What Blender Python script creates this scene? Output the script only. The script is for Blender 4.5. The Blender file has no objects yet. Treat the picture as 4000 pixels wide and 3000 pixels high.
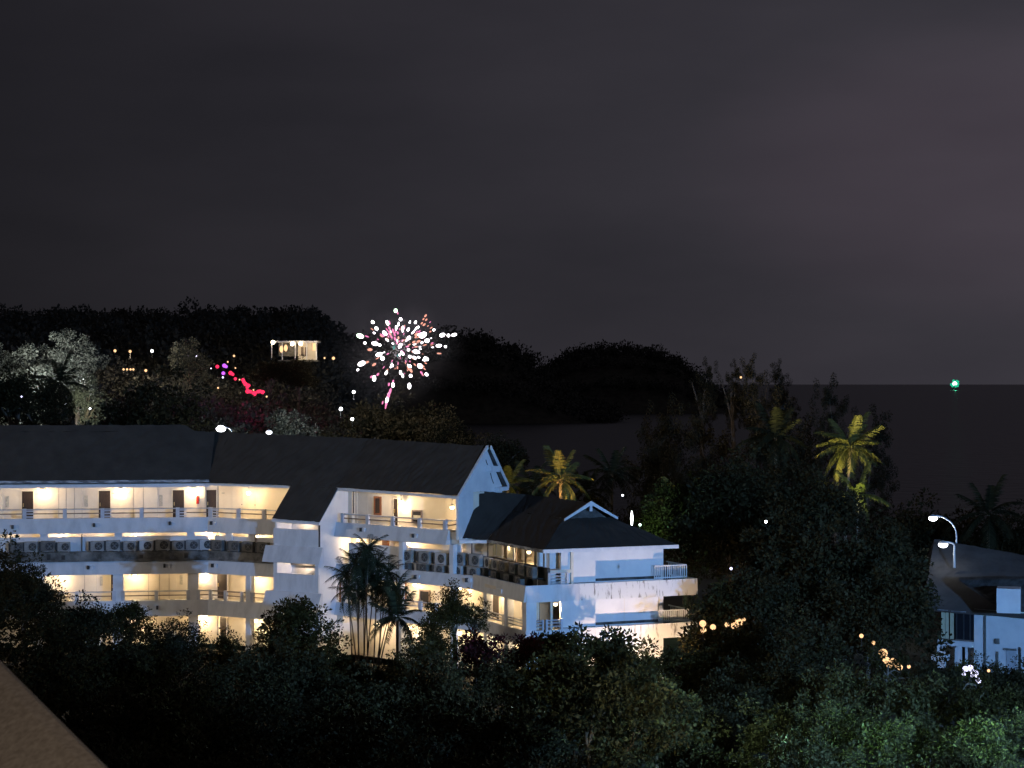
import bpy, math, random
import numpy as np
from mathutils import Vector, Matrix

random.seed(11)
S = bpy.context.scene
COL = S.collection
R = math.radians
F = 7700.0          # focal length in photo pixels (photo 4000 x 3000)
CZ = 28.0           # camera height above the sea, metres

# ------------------------------------------------------------------ camera, sky, lights, exposure
cam_d = bpy.data.cameras.new('camera')
cam_d.sensor_width = 36.0
cam_d.lens = 36.0 * F / 4000.0
cam_d.clip_start = 0.3
cam_d.clip_end = 150000
cam_d.dof.use_dof = True
cam_d.dof.focus_distance = 135
cam_d.dof.aperture_fstop = 12
cam = bpy.data.objects.new('camera', cam_d)
COL.objects.link(cam)
cam.location = (0, 0, CZ)
cam.rotation_euler = (R(90), 0, 0)
S.camera = cam

S.view_settings.view_transform = 'Standard'
S.view_settings.look = 'None'
S.view_settings.exposure = 0
S.view_settings.gamma = 1
S.view_settings.use_curve_mapping = False
S.render.film_transparent = False
try:
    S.cycles.use_denoising = True
    S.cycles.max_bounces = 6
    S.cycles.sample_clamp_indirect = 4
    S.cycles.use_light_tree = True
except Exception:
    pass

W = bpy.data.worlds.new('World')
S.world = W
W.use_nodes = True
wn, wl = W.node_tree.nodes, W.node_tree.links
wn.clear()
out = wn.new('ShaderNodeOutputWorld')
bg = wn.new('ShaderNodeBackground')
sky = wn.new('ShaderNodeTexSky')
sky.sky_type = 'NISHITA'
sky.sun_disc = False
sky.sun_elevation = R(32)          # the moon behind the overcast
sky.sun_rotation = R(115)
bgs = wn.new('ShaderNodeBackground')
bgs.inputs[1].default_value = 0.0003
wl.new(sky.outputs[0], bgs.inputs[0])
tc = wn.new('ShaderNodeTexCoord')
mp = wn.new('ShaderNodeMapping')
mp.inputs['Scale'].default_value = (2.6, 2.6, 9.0)
wl.new(tc.outputs['Generated'], mp.inputs[0])
nz = wn.new('ShaderNodeTexNoise')
nz.inputs['Scale'].default_value = 1.6
nz.inputs['Detail'].default_value = 5
nz.inputs['Roughness'].default_value = 0.5
wl.new(mp.outputs[0], nz.inputs[0])
rp = wn.new('ShaderNodeValToRGB')
rp.color_ramp.elements[0].position = 0.30
rp.color_ramp.elements[0].color = (0.0290, 0.0270, 0.0345, 1)
rp.color_ramp.elements[1].position = 0.72
rp.color_ramp.elements[1].color = (0.0440, 0.0400, 0.0500, 1)
wl.new(nz.outputs['Fac'], rp.inputs[0])
# town glow on the low cloud, off to the right over the bay
sg = wn.new('ShaderNodeSeparateXYZ'); wl.new(tc.outputs['Generated'], sg.inputs[0])
def sq(sock, c, w):
    m1 = wn.new('ShaderNodeMath'); m1.operation = 'SUBTRACT'; wl.new(sock, m1.inputs[0]); m1.inputs[1].default_value = c
    m2 = wn.new('ShaderNodeMath'); m2.operation = 'DIVIDE'; wl.new(m1.outputs[0], m2.inputs[0]); m2.inputs[1].default_value = w
    m3 = wn.new('ShaderNodeMath'); m3.operation = 'POWER'; wl.new(m2.outputs[0], m3.inputs[0]); m3.inputs[1].default_value = 2
    return m3
qa, qb = sq(sg.outputs['X'], 0.255, 0.19), sq(sg.outputs['Z'], 0.105, 0.085)
qs = wn.new('ShaderNodeMath'); qs.operation = 'ADD'; wl.new(qa.outputs[0], qs.inputs[0]); wl.new(qb.outputs[0], qs.inputs[1])
mr = wn.new('ShaderNodeMapRange')
mr.inputs['From Min'].default_value = 1.0
mr.inputs['From Max'].default_value = 0.0
mr.interpolation_type = 'SMOOTHSTEP'
wl.new(qs.outputs[0], mr.inputs['Value'])
glow = wn.new('ShaderNodeMix'); glow.data_type = 'RGBA'; glow.blend_type = 'ADD'
glow.inputs['B'].default_value = (0.0165, 0.0105, 0.0140, 1)
wl.new(mr.outputs[0], glow.inputs['Factor'])
# the overcast is darker away from the town, towards the left
sx = wn.new('ShaderNodeSeparateXYZ'); wl.new(tc.outputs['Generated'], sx.inputs[0])
gx_ = wn.new('ShaderNodeMapRange')
gx_.inputs['From Min'].default_value = -0.26; gx_.inputs['From Max'].default_value = 0.26
gx_.inputs['To Min'].default_value = 0.36; gx_.inputs['To Max'].default_value = 1.06
wl.new(sx.outputs['X'], gx_.inputs['Value'])
dk = wn.new('ShaderNodeVectorMath'); dk.operation = 'SCALE'
wl.new(rp.outputs[0], dk.inputs[0]); wl.new(gx_.outputs[0], dk.inputs['Scale'])
wl.new(dk.outputs[0], glow.inputs['A'])
wl.new(glow.outputs['Result'], bg.inputs[0])
bg.inputs[1].default_value = 1.0
ads = wn.new('ShaderNodeAddShader')
wl.new(bg.outputs[0], ads.inputs[0])
wl.new(bgs.outputs[0], ads.inputs[1])
wl.new(ads.outputs[0], out.inputs[0])

def light(name, kind, loc, energy, color, radius=0.1, aim=None, spot=None, blend=0.3, parent=None):
    d = bpy.data.lights.new(name, kind)
    d.energy = energy
    d.color = color
    if kind == 'SUN':
        d.angle = radius
    else:
        d.shadow_soft_size = radius
    if spot:
        d.spot_size = spot
        d.spot_blend = blend
    o = bpy.data.objects.new(name, d)
    COL.objects.link(o)
    o.location = loc
    if aim is not None:
        o.rotation_euler = (Vector(aim) - Vector(loc)).to_track_quat('-Z', 'Y').to_euler()
    if parent:
        o.parent = parent
        o.matrix_parent_inverse = parent.matrix_world.inverted()
    return o

light('moonlight', 'SUN', (0, 0, 200), 0.012, (0.75, 0.82, 1.0), R(8), aim=(-60, 90, 100))
FLOOD = Vector((44, 24, CZ - 3.0))
WARM_FILL = Vector((-140, 60, CZ + 13))
light('cool_floodlight_beam', 'SPOT', FLOOD, 280000, (0.21, 0.47, 1.0), 0.35, aim=(12, 126, CZ - 8.5), spot=R(62), blend=0.8)
light('warm_fill_light', 'SPOT', WARM_FILL, 125000, (1.0, 0.90, 0.80), 1.2, aim=(-8, 130, CZ - 12), spot=R(34), blend=0.5)  # warm fill added from the left to lift the walls, no known floodlight

# ------------------------------------------------------------------ helpers
def P(u, v, y):
    """Point seen at photo column u, row v, at depth y metres."""
    return Vector(((u - 2000) / F * y, y, CZ + (1500 - v) / F * y))

class MB:
    def __init__(s):
        s.v, s.f = [], []
    def hexa(s, c):
        n = len(s.v)
        s.v += [tuple(p) for p in c]
        for q in ((0, 3, 2, 1), (4, 5, 6, 7), (0, 1, 5, 4), (1, 2, 6, 5), (2, 3, 7, 6), (3, 0, 4, 7)):
            s.f.append(tuple(n + i for i in q))
        return s
    def box(s, a, b):
        (x0, y0, z0), (x1, y1, z1) = a, b
        return s.hexa([(x0, y0, z0), (x1, y0, z0), (x1, y1, z0), (x0, y1, z0), (x0, y0, z1), (x1, y0, z1), (x1, y1, z1), (x0, y1, z1)])
    def poly(s, pts):
        n = len(s.v)
        s.v += [tuple(p) for p in pts]
        s.f.append(tuple(range(n, n + len(pts))))
        return s
    def prism(s, pts, off):
        """closed solid: polygon pts extruded by vector off"""
        n, k = len(s.v), len(pts)
        off = Vector(off)
        s.v += [tuple(p) for p in pts] + [tuple(Vector(p) + off) for p in pts]
        s.f.append(tuple(range(n, n + k)))
        s.f.append(tuple(range(n + 2 * k - 1, n + k - 1, -1)))
        for i in range(k):
            j = (i + 1) % k
            s.f.append((n + i, n + k + i, n + k + j, n + j))
        return s
    def tube(s, pts, rad, seg=7, cap=True):
        pts = [Vector(p) for p in pts]
        if not hasattr(rad, '__len__'):
            rad = [rad] * len(pts)
        n0 = len(s.v)
        for i, p in enumerate(pts):
            t = (pts[min(i + 1, len(pts) - 1)] - pts[max(i - 1, 0)])
            t = t.normalized() if t.length > 1e-9 else Vector((0, 0, 1))
            a = t.orthogonal().normalized() if abs(t.z) > 0.95 else t.cross(Vector((0, 0, 1))).normalized()
            b = t.cross(a)
            for k in range(seg):
                an = 2 * math.pi * k / seg
                s.v.append(tuple(p + (a * math.cos(an) + b * math.sin(an)) * rad[i]))
        for i in range(len(pts) - 1):
            for k in range(seg):
                k2 = (k + 1) % seg
                s.f.append((n0 + i * seg + k, n0 + i * seg + k2, n0 + (i + 1) * seg + k2, n0 + (i + 1) * seg + k))
        if cap:
            s.f.append(tuple(n0 + k for k in range(seg))[::-1])
            e = n0 + (len(pts) - 1) * seg
            s.f.append(tuple(e + k for k in range(seg)))
        return s
    def ball(s, c, r, nu=10, nv=7, sc=(1, 1, 1)):
        c = Vector(c); n0 = len(s.v)
        for j in range(1, nv):
            th = math.pi * j / nv
            for i in range(nu):
                ph = 2 * math.pi * i / nu
                s.v.append((c.x + r * sc[0] * math.sin(th) * math.cos(ph), c.y + r * sc[1] * math.sin(th) * math.sin(ph), c.z + r * sc[2] * math.cos(th)))
        s.v.append((c.x, c.y, c.z + r * sc[2])); s.v.append((c.x, c.y, c.z - r * sc[2]))
        top, bot = len(s.v) - 2, len(s.v) - 1
        for i in range(nu):
            i2 = (i + 1) % nu
            s.f.append((top, n0 + i, n0 + i2))
            s.f.append((bot, n0 + (nv - 2) * nu + i2, n0 + (nv - 2) * nu + i))
            for j in range(nv - 2):
                a = n0 + j * nu
                s.f.append((a + i, a + nu + i, a + nu + i2, a + i2))
        return s
    def mesh(s, name, m):
        me = bpy.data.meshes.new(name)
        me.from_pydata(s.v, [], s.f)
        me.update()
        if m:
            me.materials.append(m)
        return me
    def build(s, name, m, parent=None, smooth=False, bevel=0.0):
        me = s.mesh(name, m)
        if smooth:
            me.polygons.foreach_set('use_smooth', [True] * len(me.polygons))
        o = bpy.data.objects.new(name, me)
        COL.objects.link(o)
        if parent:
            o.parent = parent
            o.matrix_parent_inverse = Matrix.Translation(-world_loc(parent))
        if bevel:
            b = o.modifiers.new('bevel', 'BEVEL'); b.width = bevel; b.segments = 2; b.limit_method = 'ANGLE'
        return o

def world_loc(o):
    v = Vector(o.location)
    if o.parent:
        v = o.parent_loc + v if hasattr(o, 'parent_loc') else v
    return v

def tag(o, label=None, cat=None, group=None, kind=None):
    if label: o['label'] = label
    if cat: o['category'] = cat
    if group: o['group'] = group
    if kind: o['kind'] = kind
    return o

def thing(name, label, cat, loc=(0, 0, 0), group=None):
    o = bpy.data.objects.new(name, None)
    COL.objects.link(o)
    o.location = loc
    o.empty_display_size = 0.5
    return tag(o, label, cat, group)

def link(name, me, parent=None, loc=None, rot=None, scale=None):
    """object in the local space of parent"""
    o = bpy.data.objects.new(name, me)
    COL.objects.link(o)
    if parent: o.parent = parent
    if loc is not None: o.location = loc
    if rot is not None: o.rotation_euler = rot
    if scale is not None: o.scale = scale if hasattr(scale, '__len__') else (scale,) * 3
    return o

def copy_tree(o, parent=None):
    c = o.copy()
    COL.objects.link(c)
    if parent: c.parent = parent
    for ch in o.children:
        copy_tree(ch, c)
    return c

# ------------------------------------------------------------------ materials
def mat(name, c1, c2=None, scale=2.0, rough=0.85, bump=0.0, bscale=None, detail=4, lo=0.35, hi=0.65, metal=0.0, stretch=None, spec=0.3):
    m = bpy.data.materials.new(name)
    m.use_nodes = True
    n, l = m.node_tree.nodes, m.node_tree.links
    b = n['Principled BSDF']
    b.inputs['Roughness'].default_value = rough
    b.inputs['Metallic'].default_value = metal
    b.inputs['Specular IOR Level'].default_value = spec
    b.inputs['Base Color'].default_value = (*c1, 1)
    t = n.new('ShaderNodeTexCoord')
    src = t.outputs['Object']
    if stretch:
        g = n.new('ShaderNodeMapping'); g.inputs['Scale'].default_value = stretch
        l.new(src, g.inputs[0]); src = g.outputs[0]
    if c2:
        z = n.new('ShaderNodeTexNoise')
        z.inputs['Scale'].default_value = scale; z.inputs['Detail'].default_value = detail
        z.inputs['Roughness'].default_value = 0.62
        l.new(src, z.inputs[0])
        r = n.new('ShaderNodeValToRGB')
        r.color_ramp.elements[0].position = lo; r.color_ramp.elements[0].color = (*c1, 1)
        r.color_ramp.elements[1].position = hi; r.color_ramp.elements[1].color = (*c2, 1)
        l.new(z.outputs['Fac'], r.inputs[0])
        l.new(r.outputs[0], b.inputs['Base Color'])
    if bump:
        z2 = n.new('ShaderNodeTexNoise')
        z2.inputs['Scale'].default_value = bscale or scale * 4; z2.inputs['Detail'].default_value = 5
        l.new(src, z2.inputs[0])
        bp = n.new('ShaderNodeBump'); bp.inputs['Strength'].default_value = bump
        l.new(z2.outputs['Fac'], bp.inputs['Height'])
        l.new(bp.outputs[0], b.inputs['Normal'])
    return m

def emit(name, col, s):
    m = bpy.data.materials.new(name)
    m.use_nodes = True
    n, l = m.node_tree.nodes, m.node_tree.links
    n.clear()
    o = n.new('ShaderNodeOutputMaterial'); e = n.new('ShaderNodeEmission')
    e.inputs[0].default_value = (*col, 1); e.inputs[1].default_value = s
    l.new(e.outputs[0], o.inputs[0])
    try: m.cycles.emission_sampling = 'NONE'
    except Exception: pass
    return m

def leafmat(name, dark, bright, rough=0.65):
    m = bpy.data.materials.new(name)
    m.use_nodes = True
    n, l = m.node_tree.nodes, m.node_tree.links
    b = n['Principled BSDF']
    b.inputs['Roughness'].default_value = rough
    b.inputs['Specular IOR Level'].default_value = 0.12
    g = n.new('ShaderNodeNewGeometry')
    r = n.new('ShaderNodeValToRGB')
    r.color_ramp.elements[0].color = (*dark, 1)
    r.color_ramp.elements[1].color = (*bright, 1)
    l.new(g.outputs['Random Per Island'], r.inputs[0])
    l.new(r.outputs[0], b.inputs['Base Color'])
    return m

M = {}
M['plaster'] = mat('white_plaster', (0.66, 0.665, 0.68), (0.78, 0.78, 0.78), 0.9, 0.9, 0.15, 14, lo=0.3, hi=0.6)
M['band'] = mat('painted_band', (0.54, 0.55, 0.565), (0.72, 0.73, 0.75), 0.8, 0.9, 0.25, 10, lo=0.28, hi=0.56, detail=9, stretch=(1.6, 1.6, 0.5))
M['stained'] = mat('rain_streaked_plaster', (0.26, 0.25, 0.235), (0.76, 0.76, 0.75), 1.8, 0.9, 0.25, 12, lo=0.33, hi=0.44, detail=8, stretch=(2.8, 2.8, 0.5))
M['cream'] = mat('cream_corridor_wall', (0.74, 0.66, 0.53), (0.82, 0.75, 0.62), 0.8, 0.85, 0.08, 16)
M['ceil'] = mat('corridor_ceiling', (0.70, 0.64, 0.53), (0.76, 0.70, 0.6), 1.5, 0.9)
M['mould'] = mat('mouldy_concrete', (0.07, 0.068, 0.062), (0.27, 0.26, 0.24), 1.1, 0.95, 0.5, 8, lo=0.38, hi=0.66, detail=8)
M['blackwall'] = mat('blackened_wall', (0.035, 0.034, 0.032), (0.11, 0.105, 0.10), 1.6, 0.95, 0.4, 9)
M['roof'] = mat('weathered_shingle_roof', (0.046, 0.039, 0.032), (0.070, 0.060, 0.050), 0.9, 0.95, 0.6, 9, lo=0.3, hi=0.7, detail=9)
M['roofb'] = mat('pavilion_shingle_roof', (0.032, 0.026, 0.021), (0.050, 0.042, 0.035), 0.8, 0.95, 0.6, 9, lo=0.3, hi=0.7, detail=9)
M['roofv'] = mat('villa_roof_tiles', (0.085, 0.076, 0.07), (0.13, 0.118, 0.11), 0.9, 0.95, 0.5, 9, lo=0.3, hi=0.7)
M['trim'] = mat('white_trim', (0.68, 0.69, 0.71), (0.78, 0.78, 0.79), 3, 0.7)
M['gutter'] = mat('old_gutter', (0.16, 0.16, 0.165), (0.55, 0.55, 0.56), 1.2, 0.85, stretch=(1, 1, 4), lo=0.42, hi=0.6)
M['rail'] = mat('painted_rail', (0.40, 0.41, 0.44), (0.52, 0.53, 0.56), 3, 0.7)
M['raildark'] = mat('rusty_rail', (0.15, 0.11, 0.09), (0.24, 0.19, 0.16), 3, 0.8)
M['post'] = mat('painted_post', (0.52, 0.54, 0.58), (0.66, 0.67, 0.70), 2, 0.8)
M['door'] = mat('dark_wood_door', (0.022, 0.014, 0.010), (0.042, 0.028, 0.020), 5, 0.5, stretch=(6, 6, 0.8))
M['redwood'] = mat('red_brown_frame', (0.20, 0.07, 0.03), (0.29, 0.12, 0.055), 5, 0.6, stretch=(6, 6, 0.8))
M['glassdark'] = mat('dark_glass', (0.02, 0.02, 0.025), None, rough=0.12, spec=0.6)
M['curtain'] = mat('window_curtain', (0.5, 0.47, 0.3), (0.7, 0.66, 0.48), 4, 0.9, stretch=(8, 8, 0.6))
M['brass'] = mat('brass', (0.6, 0.45, 0.2), None, rough=0.35, metal=1.0)
M['ac'] = mat('aged_ac_casing', (0.24, 0.235, 0.22), (0.38, 0.375, 0.36), 3, 0.7, 0.05)
M['acdirty'] = mat('grimy_ac_casing', (0.12, 0.112, 0.10), (0.21, 0.20, 0.18), 3, 0.8, 0.1)
M['acnew'] = mat('clean_ac_casing', (0.46, 0.46, 0.46), (0.56, 0.56, 0.56), 3, 0.6)
M['fan'] = mat('fan_black', (0.035, 0.035, 0.037), (0.055, 0.055, 0.056), 4, 0.6)
M['wire'] = mat('fan_guard_wire', (0.22, 0.22, 0.22), None, rough=0.5, metal=0.4)
M['steel'] = mat('galvanised_steel', (0.45, 0.46, 0.47), (0.55, 0.55, 0.56), 4, 0.45, metal=0.7)
M['polewhite'] = mat('white_pole_paint', (0.7, 0.7, 0.7), None, rough=0.5)
M['red'] = mat('extinguisher_red', (0.5, 0.02, 0.015), None, rough=0.35)
M['paper'] = mat('notice_paper', (0.38, 0.36, 0.30), (0.62, 0.58, 0.48), 9, 0.9)
M['stucco'] = mat('rough_stucco', (0.26, 0.23, 0.20), (0.43, 0.39, 0.345), 60, 0.95, 0.45, 160, detail=8)
M['ground'] = mat('dark_soil', (0.035, 0.034, 0.026), (0.08, 0.075, 0.058), 0.2, 0.95, 0.4, 1.5)
M['bark'] = mat('bark', (0.11, 0.085, 0.065), (0.19, 0.155, 0.12), 2, 0.95, 0.5, 9, stretch=(3, 3, 0.6))
M['palebark'] = mat('pale_bark', (0.13, 0.085, 0.045), (0.22, 0.15, 0.085), 2, 0.95, 0.4, 9, stretch=(3, 3, 0.6))
M['palmbark'] = mat('palm_trunk', (0.22, 0.17, 0.12), (0.32, 0.26, 0.19), 3, 0.95, 0.4, 9, stretch=(0.6, 0.6, 5))
M['leaf'] = leafmat('leaf_green', (0.016, 0.014, 0.004), (0.062, 0.050, 0.013))
M['leaf2'] = leafmat('leaf_deep_green', (0.020, 0.018, 0.008), (0.052, 0.044, 0.018))
M['leafpale'] = leafmat('leaf_pale_green', (0.030, 0.028, 0.010), (0.12, 0.105, 0.038))
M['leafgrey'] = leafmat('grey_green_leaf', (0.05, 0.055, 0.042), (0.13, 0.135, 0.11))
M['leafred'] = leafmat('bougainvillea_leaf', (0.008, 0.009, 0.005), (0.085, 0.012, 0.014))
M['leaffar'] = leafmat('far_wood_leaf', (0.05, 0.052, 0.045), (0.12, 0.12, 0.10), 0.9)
M['frond'] = leafmat('lit_palm_frond', (0.075, 0.085, 0.022), (0.16, 0.16, 0.055))  # fronds coloured brighter for the lit palms
M['frondshade'] = leafmat('shaded_palm_frond', (0.016, 0.019, 0.010), (0.042, 0.046, 0.022))  # same fronds darkened in colour for palms out of the light
M['needle'] = leafmat('casuarina_needle', (0.03, 0.026, 0.014), (0.065, 0.056, 0.032), 0.9)
M['bulb'] = emit('warm_bulb', (1.0, 0.80, 0.50), 9)
M['white_lamp'] = emit('white_lamp', (0.93, 0.96, 1.0), 10)
M['lilac_lamp'] = emit('lilac_lamp', (0.72, 0.70, 1.0), 3)
M['orange_lamp'] = emit('orange_lamp', (1.0, 0.58, 0.28), 1.6)
M['red_lamp'] = emit('red_lamp', (1.0, 0.03, 0.10), 1.6)
M['purple_lamp'] = emit('purple_lamp', (0.55, 0.12, 1.0), 1.5)
M['green_halo'] = emit('green_halo', (0.02, 0.62, 0.33), 0.9)  # green glow imitating the halo round the boat lamp
M['green_core'] = emit('green_core_lamp', (0.75, 1.0, 0.9), 3)

# sea
m = bpy.data.materials.new('night_sea'); m.use_nodes = True
n, l = m.node_tree.nodes, m.node_tree.links
b = n['Principled BSDF']
b.inputs['Base Color'].default_value = (0.012, 0.013, 0.015, 1)
b.inputs['Roughness'].default_value = 0.35
b.inputs['Specular IOR Level'].default_value = 0.22
t = n.new('ShaderNodeTexCoord'); z = n.new('ShaderNodeTexNoise'); z.inputs['Scale'].default_value = 0.12; z.inputs['Detail'].default_value = 6
l.new(t.outputs['Object'], z.inputs[0])
bp = n.new('ShaderNodeBump'); bp.inputs['Strength'].default_value = 0.9; bp.inputs['Distance'].default_value = 1.5
l.new(z.outputs['Fac'], bp.inputs['Height']); l.new(bp.outputs[0], b.inputs['Normal'])
M['sea'] = m

# ------------------------------------------------------------------ terrain, sea, headlands
def sm(a, b, x):
    t = min(1, max(0, (x - a) / (b - a)))
    return t * t * (3 - 2 * t)

def ground_h(x, y):
    a = x / max(y, 40)
    hill = 1 - sm(-0.105, -0.03, a)
    n = 1.2 * math.sin(x * 0.031 + 1.3) * math.cos(y * 0.027) + 0.6 * math.sin(x * 0.09 + y * 0.06)
    low = 9.3 - 12.5 * sm(205, 420, y)
    up = 9.3 + 30.0 * sm(175, 600, y) - 45 * sm(760, 1000, y)
    h = low * (1 - hill) + up * hill
    return h + n * sm(150, 230, y) * 0.6

mb = MB()
xs = [i * 14.0 for i in range(-44, 45)]
ys = [-80 + j * 12.0 for j in range(0, 95)]
for yy in ys:
    for xx in xs:
        mb.v.append((xx, yy, ground_h(xx, yy)))
nx = len(xs)
for j in range(len(ys) - 1):
    for i in range(nx - 1):
        mb.f.append((j * nx + i, j * nx + i + 1, (j + 1) * nx + i + 1, (j + 1) * nx + i))
tag(mb.build('ground', M['ground'], smooth=True), 'dark wooded ground around the hotel sloping to the bay', 'ground', kind='structure')

mb = MB()
mb.poly([(-90000, 150, 0), (90000, 150, 0), (90000, 110000, 0), (-90000, 110000, 0)])
tag(mb.build('sea', M['sea']), 'dark calm sea reaching the horizon', 'sea', kind='structure')

def headland(name, y, prof, vbase, depth, label):
    """a hill across the bay: crest profile (col,row) at depth y, falling away front and back"""
    mb = MB()
    us = np.linspace(prof[0][0], prof[-1][0], 40)
    vs = np.interp(us, [p[0] for p in prof], [p[1] for p in prof])
    rows = [-1, -0.7, -0.4, -0.15, 0, 0.2, 0.5, 1]
    for r in rows:
        for u, v in zip(us, vs):
            top = CZ + (1500 - v - 22) / F * y
            z = max(-2, top) * (1 - abs(r) ** 1.6) - 2 * abs(r)
            yy = y + r * depth
            mb.v.append(((u - 2000) / F * y, yy, z))
    k = len(us)
    for j in range(len(rows) - 1):
        for i in range(k - 1):
            mb.f.append((j * k + i, j * k + i + 1, (j + 1) * k + i + 1, (j + 1) * k + i))
    tag(mb.build(name, M['ground'], smooth=True), label, 'hill', kind='structure')
    return mb.v

h1 = headland('wooded_hill', 1500, [(1250, 1330), (1500, 1345), (1690, 1318), (1760, 1312), (1850, 1320), (1960, 1345), (2050, 1400), (2110, 1442), (2160, 1500), (2260, 1580), (2420, 1620)], 95, 110, 'low dark wooded headland behind the fireworks')
h2 = headland('wooded_hill', 2000, [(2020, 1560), (2080, 1480), (2120, 1440), (2180, 1400), (2250, 1366), (2330, 1356), (2450, 1353), (2560, 1372), (2640, 1402), (2700, 1450), (2760, 1500), (2860, 1570)], 100, 130, 'rounded black headland alone across the bay')

rng = np.random.default_rng(5)

def leaf_mesh(name, pos, axis, length, width, m, fold=0.25):
    """one bent quad per leaf, arrays of shape (n,3)"""
    n = len(pos)
    axis = axis / np.maximum(np.linalg.norm(axis, axis=1, keepdims=True), 1e-6)
    rnd = rng.normal(size=(n, 3))
    side = np.cross(axis, rnd)
    side /= np.maximum(np.linalg.norm(side, axis=1, keepdims=True), 1e-6)
    up = np.cross(side, axis)
    L = np.asarray(length).reshape(-1, 1) * np.ones((n, 1)); Wd = np.asarray(width).reshape(-1, 1) * np.ones((n, 1))
    v = np.empty((n, 4, 3))
    v[:, 0] = pos
    v[:, 1] = pos + axis * L * 0.5 + side * Wd * 0.5 + up * Wd * fold
    v[:, 2] = pos + axis * L
    v[:, 3] = pos + axis * L * 0.5 - side * Wd * 0.5 + up * Wd * fold
    me = bpy.data.meshes.new(name)
    me.vertices.add(n * 4); me.vertices.foreach_set('co', v.astype(np.float32).ravel())
    me.loops.add(n * 4); me.loops.foreach_set('vertex_index', np.arange(n * 4, dtype=np.int32))
    me.polygons.add(n); me.polygons.foreach_set('loop_start', np.arange(0, n * 4, 4, dtype=np.int32))
    try: me.polygons.foreach_set('loop_total', np.full(n, 4, dtype=np.int32))
    except Exception: pass
    me.update(calc_edges=True)
    me.validate()
    me.materials.append(m)
    return me

def wood(name, pts, radius, per, leaf, m, label):
    """far wood that reads as one mass: clumped foliage at many points"""
    pos, ax = [], []
    for (x, y, z), r in zip(pts, radius):
        d = rng.normal(size=(per, 3)); d /= np.linalg.norm(d, axis=1, keepdims=True)
        d[:, 2] = np.abs(d[:, 2]) * 1.1 - 0.15
        rr = r * (0.55 + 0.5 * rng.random((per, 1)))
        pos.append(np.array([x, y, z]) + d * rr)
        ax.append(d + rng.normal(size=(per, 3)) * 0.8)
    pos, ax = np.concatenate(pos), np.concatenate(ax)
    n = len(pos)
    Ls = leaf * (0.6 + 0.8 * rng.random(n))
    o = bpy.data.objects.new(name, leaf_mesh(name, pos, ax, Ls, Ls * 0.6, m))
    COL.objects.link(o)
    tag(o, label, 'wood', kind='stuff')

for hv, nm in ((h1, 'trees covering the low headland behind the fireworks'), (h2, 'trees covering the rounded headland across the bay')):
    hv = np.array(hv)
    idx = rng.integers(0, len(hv), 1500)
    p = hv[idx] + rng.normal(size=(1500, 3)) * np.array([3, 9, 0])
    keep = p[:, 2] > 0.5
    p = p[keep]
    p[:, 2] += 0.5
    r_ = 2.2 + 6.5 * rng.random(len(p)) ** 2.2
    p[:, 2] += (r_ - 3) * 0.8
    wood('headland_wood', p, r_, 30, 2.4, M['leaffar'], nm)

pts, rad = [], []
for _ in range(2300):
    y = 215 + 560 * random.random() ** 0.8
    a = -0.30 + 0.27 * random.random()
    x = a * y
    h = ground_h(x, y)
    if h < 2.5: continue
    r = random.uniform(2.4, 5.6)
    pts.append((x, y, h + random.uniform(2.5, 6.5))); rad.append(r)
for _ in range(240):                     # the crest stands up as single crowns
    y = random.uniform(600, 690); a = random.uniform(-0.30, -0.035); x = a * y
    pts.append((x, y, ground_h(x, y) + random.uniform(6, 11))); rad.append(random.uniform(1.6, 4.2))
nearp = [i for i, p in enumerate(pts) if p[1] < 360]; farp = [i for i, p in enumerate(pts) if p[1] >= 360]
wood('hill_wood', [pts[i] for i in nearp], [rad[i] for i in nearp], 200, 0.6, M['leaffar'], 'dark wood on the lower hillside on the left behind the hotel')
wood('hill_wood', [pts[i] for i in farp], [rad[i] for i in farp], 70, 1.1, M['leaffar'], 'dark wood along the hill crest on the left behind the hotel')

# ------------------------------------------------------------------ the hotel
HOTEL = thing('hotel_building', 'long white three storey hotel with lit corridors, stair tower and hipped end pavilion', 'building', (-6, 128, 9.3))
H = HOTEL
HL = Vector(H.location)
world_loc = lambda o: Vector(o.location) if o.parent is None else Vector((0, 0, 0))

def hb(mb, name, m, parent=None, **k):
    """build a hotel part (world coordinates) under the hotel or under one of its parts"""
    o = mb.build(name, m, None, **k)
    o.parent = parent or H
    if parent is None:
        o.matrix_parent_inverse = Matrix.Translation(-HL)
    return o

class Line:
    def __init__(s, p0, p1):
        s.p0 = Vector((p0[0], p0[1], 0)); s.p1 = Vector((p1[0], p1[1], 0))
        s.d = (s.p1 - s.p0).normalized(); s.L = (s.p1 - s.p0).length
        s.n = Vector((-s.d.y, s.d.x, 0))      # backwards, away from the camera
    def pt(s, t, off, z):
        q = s.p0 + s.d * t + s.n * off
        return Vector((q.x, q.y, CZ + z))
    def t(s, u, off=0.0):
        k = (u - 2000) / F
        q = s.p0 + s.n * off
        return (k * q.y - q.x) / (s.d.x - k * s.d.y)
    def box(s, mb, t0, t1, o0, o1, z0, z1, flare=0.0, z0b=None, z1b=None):
        """flare: how far the bottom front edge stands out"""
        z0b = z0 if z0b is None else z0b; z1b = z1 if z1b is None else z1b
        c = [s.pt(t0, o0 - flare, z0), s.pt(t1, o0 - flare, z0b), s.pt(t1, o1, z0b), s.pt(t0, o1, z0),
             s.pt(t0, o0, z1), s.pt(t1, o0, z1b), s.pt(t1, o1, z1b), s.pt(t0, o1, z1)]
        return mb.hexa(c)
    def part(s, name, m, t0, t1, o0, o1, z0, z1, parent=None, bevel=0, **k):
        mb = MB(); s.box(mb, t0, t1, o0, o1, z0, z1, **k)
        return hb(mb, name, m, parent, bevel=bevel)

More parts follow.
